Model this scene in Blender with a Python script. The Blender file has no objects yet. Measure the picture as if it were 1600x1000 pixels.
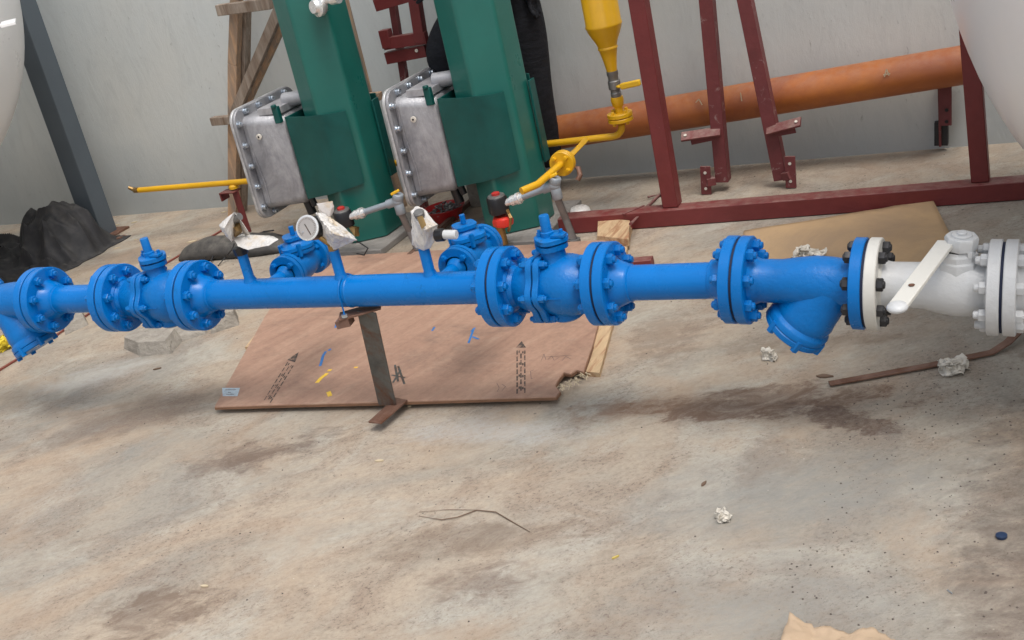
import bpy, bmesh, math, random
from mathutils import Vector, Matrix, noise
R = math.radians
PI = math.pi
random.seed(7)
S = bpy.context.scene
COL = S.collection

# ------------------------------------------------------------------ camera
RX = Vector((0.89395806, 0.39697595, -0.20796414))
DN = Vector((-0.02216545, -0.42431564, -0.90524302))
FW = Vector((-0.44760215, 0.81385892, -0.37052123))
CAM = Vector((0, 0, 1.4806))
cd = bpy.data.cameras.new('camera')
cam = bpy.data.objects.new('camera', cd)
COL.objects.link(cam)
S.camera = cam
cd.sensor_width = 36
cd.lens = 36 * 1875.92 / 1600
cd.clip_start = .05
cd.clip_end = 500
m3 = Matrix((RX, -DN, -FW)).transposed()
cam.matrix_world = Matrix.Translation(CAM) @ m3.to_4x4()

# ------------------------------------------------------------------ light
SUN_DIR = Vector((.36, -.26, 1.0)).normalized()          # towards the sun
w = bpy.data.worlds.new('World')
S.world = w
w.use_nodes = True
nt = w.node_tree
sky = nt.nodes.new('ShaderNodeTexSky')
sky.sky_type = 'NISHITA'
sky.sun_disc = False
sky.sun_elevation = math.asin(SUN_DIR.z)
sky.sun_rotation = math.atan2(SUN_DIR.x, SUN_DIR.y)
sky.air_density = 1.4
sky.dust_density = 5.0
sky.ozone_density = 1.0
hs = nt.nodes.new('ShaderNodeHueSaturation')
hs.inputs['Saturation'].default_value = .40
bg = nt.nodes['Background']
bg.inputs[1].default_value = .148
nt.links.new(sky.outputs[0], hs.inputs['Color'])
nt.links.new(hs.outputs[0], bg.inputs[0])
sl = bpy.data.lights.new('sun', 'SUN')
sl.energy = 1.15
sl.angle = R(22)
sl.color = (1, .96, .9)
so = bpy.data.objects.new('sun', sl)
COL.objects.link(so)
so.rotation_euler = (-SUN_DIR).to_track_quat('-Z', 'Y').to_euler()
so.location = (0, 0, 6)
S.view_settings.view_transform = 'Standard'
S.view_settings.look = 'None'
S.view_settings.gamma = 1
S.view_settings.use_curve_mapping = False
S.view_settings.exposure = 0.28


# ------------------------------------------------------------------ materials
def ramp(nt, fac, stops):
    r = nt.nodes.new('ShaderNodeValToRGB')
    e = r.color_ramp.elements
    e[0].position, e[0].color = stops[0][0], (*stops[0][1], 1)
    e[1].position, e[1].color = stops[-1][0], (*stops[-1][1], 1)
    for p, c in stops[1:-1]:
        x = e.new(p)
        x.color = (*c, 1)
    nt.links.new(fac, r.inputs[0])
    return r.outputs[0]


def noise_tex(nt, vec, scale, detail=5, rough=.6, dist=0.0, stretch=None, offs=(0, 0, 0), rot=0):
    if stretch or rot or offs != (0, 0, 0):
        if rot:                                     # turn the grain first, then stretch along it
            m0 = nt.nodes.new('ShaderNodeMapping')
            m0.inputs['Rotation'].default_value = (0, 0, -rot)
            nt.links.new(vec, m0.inputs[0])
            vec = m0.outputs[0]
        mp = nt.nodes.new('ShaderNodeMapping')
        mp.inputs['Scale'].default_value = stretch or (1, 1, 1)
        mp.inputs['Location'].default_value = offs
        nt.links.new(vec, mp.inputs[0])
        vec = mp.outputs[0]
    n = nt.nodes.new('ShaderNodeTexNoise')
    n.inputs['Scale'].default_value = scale
    n.inputs['Detail'].default_value = detail
    n.inputs['Roughness'].default_value = rough
    n.inputs['Distortion'].default_value = dist
    nt.links.new(vec, n.inputs['Vector'])
    return n.outputs['Fac']


def mix(nt, fac, a, b, mode='MIX'):
    m = nt.nodes.new('ShaderNodeMix')
    m.data_type = 'RGBA'
    m.blend_type = mode
    for k, v in ((0, fac), (6, a), (7, b)):
        if isinstance(v, (int, float)):
            m.inputs[k].default_value = v
        elif isinstance(v, tuple):
            m.inputs[k].default_value = (*v, 1)
        else:
            nt.links.new(v, m.inputs[k])
    return m.outputs[2]


def math_n(nt, op, a, b=None, clamp=False):
    m = nt.nodes.new('ShaderNodeMath')
    m.operation = op
    m.use_clamp = clamp
    for k, v in ((0, a), (1, b)):
        if v is None:
            continue
        if isinstance(v, (int, float)):
            m.inputs[k].default_value = v
        else:
            nt.links.new(v, m.inputs[k])
    return m.outputs[0]


def bw(v):
    return (v, v, v)


def mat(name, col, rough=.5, metal=0.0, var=.12, scale=6, bump=.0, bscale=60, wear=None, wear_at=.62,
        wear_scale=9, coat=0.0, spec=.5, stretch=None, alpha=1.0, dust=0.0, col2=None, c2scale=3, c2at=(.4, .65)):
    m = bpy.data.materials.new(name)
    m.use_nodes = True
    nt = m.node_tree
    p = nt.nodes['Principled BSDF']
    tc = nt.nodes.new('ShaderNodeTexCoord')
    vec = tc.outputs['Object']
    n = noise_tex(nt, vec, scale, 6, .65, .4, stretch)
    lo = tuple(c * (1 - var) for c in col)
    hi = tuple(min(1, c * (1 + var)) for c in col)
    c = ramp(nt, n, [(.3, lo), (.7, hi)])
    if col2:
        n2 = noise_tex(nt, vec, c2scale, 7, .7, .6, stretch, (3.1, 1.7, 5.2))
        f = ramp(nt, n2, [(c2at[0], bw(0)), (c2at[1], bw(1))])
        c = mix(nt, f, c, col2)
    if wear:
        n3 = noise_tex(nt, vec, wear_scale, 8, .75, .8, None, (9.3, 2.2, 1.1))
        f = ramp(nt, n3, [(wear_at, bw(0)), (wear_at + .05, bw(1))])
        c = mix(nt, f, c, wear)
    if dust > 0:
        g = nt.nodes.new('ShaderNodeNewGeometry')
        sx = nt.nodes.new('ShaderNodeSeparateXYZ')
        nt.links.new(g.outputs['Normal'], sx.inputs[0])
        up = math_n(nt, 'MULTIPLY', sx.outputs[2], dust, True)
        n4 = noise_tex(nt, vec, 25, 6, .7)
        f = math_n(nt, 'MULTIPLY', up, ramp(nt, n4, [(.35, bw(0)), (.7, bw(1))]), True)
        c = mix(nt, f, c, (.42, .38, .32))
    nt.links.new(c, p.inputs['Base Color'])
    rn = noise_tex(nt, vec, scale * 2.3, 4, .6)
    rr = math_n(nt, 'ADD', math_n(nt, 'MULTIPLY', math_n(nt, 'SUBTRACT', rn, .5), .35), rough, True)
    nt.links.new(rr, p.inputs['Roughness'])
    p.inputs['Metallic'].default_value = metal
    p.inputs['Specular IOR Level'].default_value = spec
    p.inputs['Coat Weight'].default_value = coat
    p.inputs['Coat Roughness'].default_value = .15
    p.inputs['Alpha'].default_value = alpha
    if bump:
        b = nt.nodes.new('ShaderNodeBump')
        b.inputs['Strength'].default_value = bump
        b.inputs['Distance'].default_value = .01
        nt.links.new(noise_tex(nt, vec, bscale, 6, .65, 0, stretch), b.inputs['Height'])
        nt.links.new(b.outputs[0], p.inputs['Normal'])
    return m


BLUE = mat('blue_paint', (.000, .150, .49), .28, var=.08, scale=5, bump=.08, bscale=45, coat=.12, dust=.0, spec=.25, wear=(.0, .11, .33), wear_at=.62, wear_scale=4)
BLUE2 = mat('blue_cast_paint', (.000, .140, .45), .31, var=.12, scale=9, bump=.22, bscale=90, coat=.08, dust=.02, spec=.25, wear=(.012, .10, .28), wear_at=.63, wear_scale=12)
GASKET = mat('gasket', (.006, .012, .04), .7)
WHITE = mat('white_cast_paint', (.56, .575, .59), .38, var=.06, bump=.25, bscale=80, coat=.1, dust=.25,
            wear=(.32, .30, .27), wear_at=.66, wear_scale=14)
WHITEF = mat('white_flange_paint', (.62, .61, .57), .4, var=.05, bump=.12, wear=(.3, .28, .25), wear_at=.68, wear_scale=20)
GREEN = mat('green_paint', (.010, .120, .098), .33, var=.14, scale=3, bump=.05, bscale=20, coat=.2, dust=.06,
            wear=(.03, .19, .17), wear_at=.66, wear_scale=11)
GREEN2 = mat('green_plate_paint', (.005, .072, .064), .38, var=.25, scale=5, bump=.10, bscale=18, coat=.15, dust=.0, spec=.3)
ALU = mat('cast_aluminium', (.46, .46, .48), .46, .4, var=.18, scale=7, bump=.3, bscale=110, col2=(.22, .22, .24), c2scale=5,
          stretch=(1, 1, .5))
ALUF = mat('machined_aluminium', (.56, .56, .56), .42, .35, var=.12, bump=.12, bscale=60, col2=(.30, .30, .32), c2scale=9)
ZINC = mat('zinc_plate', (.55, .60, .66), .28, .9, var=.1)
CHROME = mat('polished_fitting', (.80, .80, .79), .25, .6, var=.06)
GREYP = mat('grey_conduit', (.29, .33, .37), .42, .2, var=.1, scale=9, bump=.1)
GREYM = mat('dull_grey_metal', (.22, .215, .21), .5, .6, var=.2, scale=12, bump=.2)
BLACK = mat('black_plastic', (.010, .010, .012), .35)
BLACKS = mat('black_steel', (.035, .035, .038), .45, .4, var=.2, scale=20)
BRASS = mat('brass', (.34, .22, .09), .4, .8, var=.15)
REDCAP = mat('red_cap', (.45, .03, .025), .4)
REDU = mat('orange_red_union', (.58, .03, .018), .4, var=.1)
YEL = mat('yellow_paint', (.68, .37, .005), .36, var=.08, scale=6, bump=.08, coat=.15, dust=.08,
          wear=(.45, .17, .01), wear_at=.72, wear_scale=30)
YELH = mat('yellow_handle', (.80, .47, .02), .42, var=.08)
ORAN = mat('orange_primer_pipe', (.46, .145, .024), .46, var=.16, scale=3, bump=.12, bscale=40, dust=.22,
           col2=(.30, .085, .03), c2scale=2.2, wear=(.46, .30, .2), wear_at=.70, wear_scale=26)
RED = mat('red_oxide_paint', (.155, .024, .024), .48, var=.18, scale=6, bump=.2, bscale=50, dust=.30,
          wear=(.24, .12, .11), wear_at=.68, wear_scale=22)
RED2 = mat('dusty_red_oxide_paint', (.15, .032, .034), .58, var=.22, scale=8, bump=.25, bscale=50, dust=.5,
           wear=(.28, .18, .17), wear_at=.60, wear_scale=14)
COLG = mat('grey_column_paint', (.085, .105, .125), .5, var=.1, scale=3, bump=.05, dust=.12)
RUST = mat('rusty_mild_steel', (.125, .125, .118), .5, .55, var=.35, scale=8, bump=.25, bscale=60,
           col2=(.13, .055, .028), c2scale=7, c2at=(.5, .66))
RUST2 = mat('rusty_flat_steel', (.20, .115, .085), .62, .25, var=.2, scale=14, bump=.25, col2=(.13, .055, .03), c2scale=12)
WOOD = mat('weathered_timber', (.52, .33, .20), .75, var=.22, scale=9, bump=.5, bscale=40, stretch=(6, 6, .7),
           col2=(.24, .20, .17), c2scale=4)
WOOD2 = mat('grey_timber', (.33, .27, .22), .8, var=.25, scale=9, bump=.5, bscale=40, stretch=(6, 6, .7),
            col2=(.19, .13, .09), c2scale=5)
WOODP = mat('pale_timber', (.52, .37, .22), .7, var=.15, scale=9, bump=.4, bscale=30, stretch=(7, .8, 7),
            col2=(.36, .19, .10), c2scale=5, c2at=(.52, .62))
CONC = mat('broken_concrete', (.34, .31, .27), .9, var=.25, scale=22, bump=1.0, bscale=70)
CONC2 = mat('plinth_concrete', (.24, .225, .21), .85, var=.22, scale=9, bump=.5, bscale=70)
CARD = mat('cardboard', (.46, .31, .17), .8, var=.07, scale=4, bump=.15, bscale=70, stretch=(1, 1, 1),
           col2=(.34, .235, .145), c2scale=2)
KRAFT = mat('kraft_paper', (.42, .31, .21), .75, var=.08, scale=8, bump=.2)
PAPER = mat('white_tissue', (.64, .60, .53), .75, var=.1, scale=20, bump=.3)
YPAPER = mat('yellow_paper', (.70, .55, .04), .7, var=.15, scale=20)
WRAP = mat('milky_plastic_wrap', (.62, .60, .58), .28, var=.08, scale=30, bump=.25, bscale=70, col2=(.52, .40, .24), c2scale=14,
           c2at=(.56, .72), coat=.3)
TARP = mat('black_tarpaulin', (.022, .023, .027), .68, var=.25, scale=5, bump=.12, bscale=60, dust=.14, spec=.4)
RUBBER = mat('dusty_black_rubber', (.045, .043, .042), .65, var=.3, scale=9, bump=.4, dust=.25)
CLOTH = mat('black_trousers', (.016, .017, .022), .85, var=.35, scale=14, bump=.9, bscale=16, spec=.3, stretch=(1, 1, 2.4))
SHIRT = mat('dark_work_shirt', (.02, .024, .035), .85, var=.2, scale=9, bump=.3, bscale=200)
SKIN = mat('skin', (.20, .105, .065), .5, var=.06)
HAIR = mat('hair', (.012, .01, .009), .6)
GLASS = mat('gauge_dial', (.34, .32, .31), .25, coat=.8)
BOWL = mat('red_bowl_plastic', (.42, .014, .016), .35, dust=.1)
PLY_EDGE = mat('plywood_edge', (.20, .105, .06), .8, var=.3, scale=20, bump=.4, stretch=(1, 1, 12))
PRINT = mat('black_stencil_ink', (.05, .04, .035), .7, var=.4, scale=40, wear=(.24, .15, .11), wear_at=.52, wear_scale=60)
INK = mat('faded_ink', (.19, .13, .11), .8, var=.3, scale=60)
BPAINT = mat('blue_paint_smear', (.02, .17, .48), .45, var=.2, scale=40)
YPAINT = mat('yellow_paint_smear', (.78, .50, .05), .45, var=.2, scale=40)
STICK = mat('pale_sticker', (.42, .50, .56), .5, var=.25, scale=60)
CHIP = mat('wood_chip', (.58, .48, .33), .8, var=.15)
LEAFY = mat('dry_yellow_leaf', (.55, .42, .12), .7, var=.2)
TWIG = mat('brown_twig', (.15, .095, .065), .8, var=.2)
BCAP = mat('dark_blue_cap', (.012, .03, .075), .4)
LIQ = mat('dark_scrap', (.03, .025, .025), .6, var=.4, scale=30)


def floor_material():
    m = bpy.data.materials.new('stained_concrete_floor')
    m.use_nodes = True
    nt = m.node_tree
    p = nt.nodes['Principled BSDF']
    tc = nt.nodes.new('ShaderNodeTexCoord')
    vec = tc.outputs['Object']
    G = .72                                             # direction of the broom and drag marks
    big = noise_tex(nt, vec, 1.15, 6, .58, 1.0, (1.0, 1.35, 1), (2, 1, 0), G)
    base = ramp(nt, big, [(.30, (.275, .26, .23)), (.44, (.345, .305, .25)), (.56, (.42, .345, .265)), (.74, (.355, .325, .28))])
    grad = nt.nodes.new('ShaderNodeSeparateXYZ')
    nt.links.new(vec, grad.inputs[0])
    # the slab colour turns greyer and darker towards the right hand side
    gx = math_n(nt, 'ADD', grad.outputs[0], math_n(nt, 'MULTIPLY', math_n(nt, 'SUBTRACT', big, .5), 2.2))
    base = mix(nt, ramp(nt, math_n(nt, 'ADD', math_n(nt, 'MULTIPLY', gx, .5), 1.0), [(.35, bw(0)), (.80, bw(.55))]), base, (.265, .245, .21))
    blot = noise_tex(nt, vec, 3.6, 10, .74, .7, (1.0, 1.25, 1), (7, 3, 0), G)
    base = mix(nt, ramp(nt, blot, [(.47, bw(0)), (.68, bw(.62))]), base, (.245, .175, .13))
    pale = noise_tex(nt, vec, 2.3, 9, .66, .6, (1.0, 1.35, 1), (1, 9, 0), G)
    base = mix(nt, ramp(nt, pale, [(.50, bw(0)), (.64, bw(.7))]), base, (.43, .405, .35))
    st = noise_tex(nt, vec, 8, 10, .76, 1.0, (1.0, 2.0, 1), (4, 4, 0), G)
    base = mix(nt, ramp(nt, st, [(.54, bw(0)), (.68, bw(.40))]), base, (.19, .14, .105))
    fine = noise_tex(nt, vec, 55, 8, .82, .2, (1, 1.2, 1), (0, 0, 0), G)
    base = mix(nt, .5, base, ramp(nt, fine, [(.28, bw(.55)), (.5, bw(1.0)), (.75, bw(1.28))]), 'MULTIPLY')
    # granular dirt, gathered in patches
    gran = noise_tex(nt, vec, 75, 6, .85, .3, (1, 1.4, 1), (6, 6, 0), G)
    gz = math_n(nt, 'MULTIPLY', ramp(nt, gran, [(.53, bw(0)), (.60, bw(.8))]), ramp(nt, blot, [(.42, bw(.12)), (.58, bw(1))]), True)
    base = mix(nt, gz, base, (.13, .092, .07))
    mid = noise_tex(nt, vec, 17, 9, .82, .9, (1, 1.5, 1), (3, 8, 0), G)
    base = mix(nt, .75, base, ramp(nt, mid, [(.30, bw(.68)), (.48, bw(1.0)), (.70, bw(1.12))]), 'MULTIPLY')
    tan = noise_tex(nt, vec, 1.7, 7, .66, .9, (1, 1.4, 1), (11, 2, 0), G)
    base = mix(nt, ramp(nt, tan, [(.50, bw(0)), (.66, bw(.5))]), base, (.40, .29, .20))

    sep = nt.nodes.new('ShaderNodeSeparateXYZ')
    nt.links.new(vec, sep.inputs[0])

    def spot(cx, cy, rx, ry, rot, colr, strength, nscale=7, warp=1.1, hard=.25, seed=0):
        c, s = math.cos(rot), math.sin(rot)
        dx = math_n(nt, 'SUBTRACT', sep.outputs[0], cx)
        dy = math_n(nt, 'SUBTRACT', sep.outputs[1], cy)
        u = math_n(nt, 'ADD', math_n(nt, 'MULTIPLY', dx, c / rx), math_n(nt, 'MULTIPLY', dy, s / rx))
        v = math_n(nt, 'ADD', math_n(nt, 'MULTIPLY', dx, -s / ry), math_n(nt, 'MULTIPLY', dy, c / ry))
        d = math_n(nt, 'SQRT', math_n(nt, 'ADD', math_n(nt, 'MULTIPLY', u, u), math_n(nt, 'MULTIPLY', v, v)))
        n = noise_tex(nt, vec, nscale, 10, .74, .35, (1, 1.5, 1), (seed * 1.7, seed, 0), .35)
        d = math_n(nt, 'ADD', d, math_n(nt, 'MULTIPLY', math_n(nt, 'SUBTRACT', n, .5), warp * 2))
        f = ramp(nt, d, [(max(0, .62 - hard), bw(strength)), (.62 + hard, bw(0))])
        f = math_n(nt, 'MULTIPLY', f, ramp(nt, st if seed % 2 else fine, [(.34, bw(.35)), (.56, bw(1))]), True)
        nonlocal base
        base = mix(nt, f, base, colr)

    BR = (.135, .076, .048)
    spot(-.84, 2.70, .44, .13, .08, BR, .85, 8, 1.6, .16, 1)
    spot(-.60, 2.62, .24, .07, -.35, (.10, .058, .042), .85, 12, 1.4, .14, 2)
    spot(-1.17, 2.66, .20, .10, .3, (.20, .115, .07), .65, 10, 1.5, .2, 3)
    spot(-.75, 2.42, .10, .14, .1, (.17, .115, .085), .5, 12, 1.6, .25, 4)
    spot(-2.22, 2.36, .28, .12, .5, (.13, .088, .066), .8, 8, 1.6, .25, 5)
    spot(-2.9, 2.55, .55, .16, .5, (.17, .12, .09), .7, 6, 1.4, .3, 6)
    spot(-1.34, 2.02, .36, .10, .25, (.17, .12, .085), .55, 9, 1.7, .25, 7)
    spot(-1.25, 1.87, .14, .10, .2, (.15, .10, .075), .65, 12, 1.7, .25, 8)
    spot(-2.0, 1.66, .22, .14, .3, (.15, .10, .07), .75, 10, 1.6, .25, 9)
    spot(-1.55, 2.52, .42, .10, -.05, (.42, .42, .41), .55, 7, 1.1, .3, 10)
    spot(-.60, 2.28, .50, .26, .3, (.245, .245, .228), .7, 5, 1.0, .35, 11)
    spot(-.06, 2.30, .30, .60, 0, (.11, .09, .075), .75, 9, 1.5, .3, 12)
    spot(-.10, 1.95, .20, .40, 0, (.14, .105, .085), .7, 9, 1.6, .3, 13)
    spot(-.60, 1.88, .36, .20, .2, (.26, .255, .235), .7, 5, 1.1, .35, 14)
    spot(-.78, 3.05, .4, .08, .15, (.20, .145, .10), .5, 9, 1.7, .25, 15)
    spot(-1.20, 3.10, .16, .22, .2, (.17, .12, .09), .55, 14, 1.8, .25, 16)
    spot(-3.3, 2.85, .3, .12, .5, (.42, .41, .38), .7, 6, 1.2, .3, 17)
    spot(-4.2, 4.1, .5, .2, .2, (.16, .12, .095), .5, 7, 1.3, .3, 18)
    # little dark and pale specks
    for sc, th, c2, k in ((31, .075, (.07, .06, .055), 1), (11, .050, (.05, .045, .05), 2), (24, .045, (.62, .58, .5), 3)):
        vo = nt.nodes.new('ShaderNodeTexVoronoi')
        vo.inputs['Scale'].default_value = sc
        nt.links.new(vec, vo.inputs['Vector'])
        sparse = noise_tex(nt, vec, 1.6, 3, .5, 0, None, (k * 5, k, 0))
        f = math_n(nt, 'MULTIPLY', ramp(nt, vo.outputs['Distance'], [(th * .6, bw(1)), (th * 1.3, bw(0))]),
                   ramp(nt, sparse, [(.50, bw(0)), (.66, bw(.8))]), True)
        base = mix(nt, f, base, c2)
    nt.links.new(base, p.inputs['Base Color'])
    nt.links.new(ramp(nt, pale, [(.3, bw(.86)), (.7, bw(.62))]), p.inputs['Roughness'])
    b = nt.nodes.new('ShaderNodeBump')
    b.inputs['Strength'].default_value = .45
    b.inputs['Distance'].default_value = .006
    h = math_n(nt, 'ADD', fine, math_n(nt, 'MULTIPLY', st, 1.2))
    nt.links.new(math_n(nt, 'ADD', h, mid), b.inputs['Height'])
    nt.links.new(b.outputs[0], p.inputs['Normal'])
    return m


def wall_material():
    m = bpy.data.materials.new('grey_plaster_wall')
    m.use_nodes = True
    nt = m.node_tree
    p = nt.nodes['Principled BSDF']
    tc = nt.nodes.new('ShaderNodeTexCoord')
    vec = tc.outputs['Object']
    big = noise_tex(nt, vec, 1.1, 6, .55, .5, (1, 1, .7))
    base = ramp(nt, big, [(.3, (.54, .585, .59)), (.5, (.585, .615, .61)), (.7, (.62, .63, .605))])
    st = noise_tex(nt, vec, 8, 8, .68, .8, (1.6, 1, .5))
    base = mix(nt, ramp(nt, st, [(.50, bw(0)), (.74, bw(.38))]), base, (.43, .45, .45))
    sep = nt.nodes.new('ShaderNodeSeparateXYZ')
    nt.links.new(vec, sep.inputs[0])
    # soft shade along the foot of the wall, painted into the plaster colour
    lowf = math_n(nt, 'ADD', sep.outputs[2], math_n(nt, 'MULTIPLY', math_n(nt, 'SUBTRACT', big, .5), .5))
    base = mix(nt, ramp(nt, lowf, [(.10, bw(.7)), (.55, bw(0))]), base, (.33, .35, .355))
    sp = noise_tex(nt, vec, 40, 8, .8, .6, (1.5, 1, .5), (4, 4, 4))
    zone = noise_tex(nt, vec, 2.6, 4, .5, .5, None, (1, 8, 2))
    f = math_n(nt, 'MULTIPLY', ramp(nt, sp, [(.60, bw(0)), (.68, bw(.85))]), ramp(nt, zone, [(.42, bw(.15)), (.6, bw(1))]), True)
    base = mix(nt, f, base, (.23, .235, .225))
    sw = noise_tex(nt, vec, 26, 6, .7, 2.0, (1.2, 1, .35), (8, 4, 4))
    base = mix(nt, ramp(nt, sw, [(.66, bw(0)), (.72, bw(.45))]), base, (.50, .49, .46))
    nt.links.new(base, p.inputs['Base Color'])
    p.inputs['Roughness'].default_value = .8
    b = nt.nodes.new('ShaderNodeBump')
    b.inputs['Strength'].default_value = .22
    b.inputs['Distance'].default_value = .010
    nt.links.new(math_n(nt, 'ADD', sp, math_n(nt, 'MULTIPLY', st, 1.5)), b.inputs['Height'])
    nt.links.new(b.outputs[0], p.inputs['Normal'])
    return m


def ply_material():
    m = bpy.data.materials.new('film_faced_plywood')
    m.use_nodes = True
    nt = m.node_tree
    p = nt.nodes['Principled BSDF']
    vec = nt.nodes.new('ShaderNodeTexCoord').outputs['Object']
    g = noise_tex(nt, vec, 3, 8, .65, .6, (.7, 6, 1), (0, 0, 0), 1.25)
    base = ramp(nt, g, [(.3, (.30, .175, .125)), (.5, (.37, .225, .16)), (.72, (.43, .28, .20))])
    dirt = noise_tex(nt, vec, 2.8, 8, .7, .8, (1, 1.4, 1), (5, 5, 0))
    base = mix(nt, ramp(nt, dirt, [(.52, bw(0)), (.72, bw(.75))]), base, (.20, .13, .10))
    fine = noise_tex(nt, vec, 60, 6, .75, .2, (1, 1, 1))
    base = mix(nt, .4, base, ramp(nt, fine, [(.3, bw(.6)), (.6, bw(1.15))]), 'MULTIPLY')
    dust = noise_tex(nt, vec, 9, 8, .75, .5, (1, 2, 1), (2, 7, 0))
    base = mix(nt, ramp(nt, dust, [(.57, bw(0)), (.75, bw(.5))]), base, (.46, .36, .28))
    nt.links.new(base, p.inputs['Base Color'])
    p.inputs['Roughness'].default_value = .62
    b = nt.nodes.new('ShaderNodeBump')
    b.inputs['Strength'].default_value = .2
    b.inputs['Distance'].default_value = .004
    nt.links.new(fine, b.inputs['Height'])
    nt.links.new(b.outputs[0], p.inputs['Normal'])
    return m


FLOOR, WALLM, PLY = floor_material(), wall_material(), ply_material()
TANK = mat('white_tank_paint', (.86, .86, .86), .33, var=.03, scale=2, bump=.05, bscale=12, coat=.2,
           wear=(.66, .60, .54), wear_at=.72, wear_scale=5)

# ------------------------------------------------------------------ mesh helpers
def frame_of(d, up=Vector((0, 0, 1))):
    d = Vector(d).normalized()
    if abs(d.dot(up)) > .98:
        up = Vector((0, 1, 0))
    x = d.cross(up).normalized()
    y = x.cross(d).normalized()
    return x, y, d                                    # d = local Z


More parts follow.
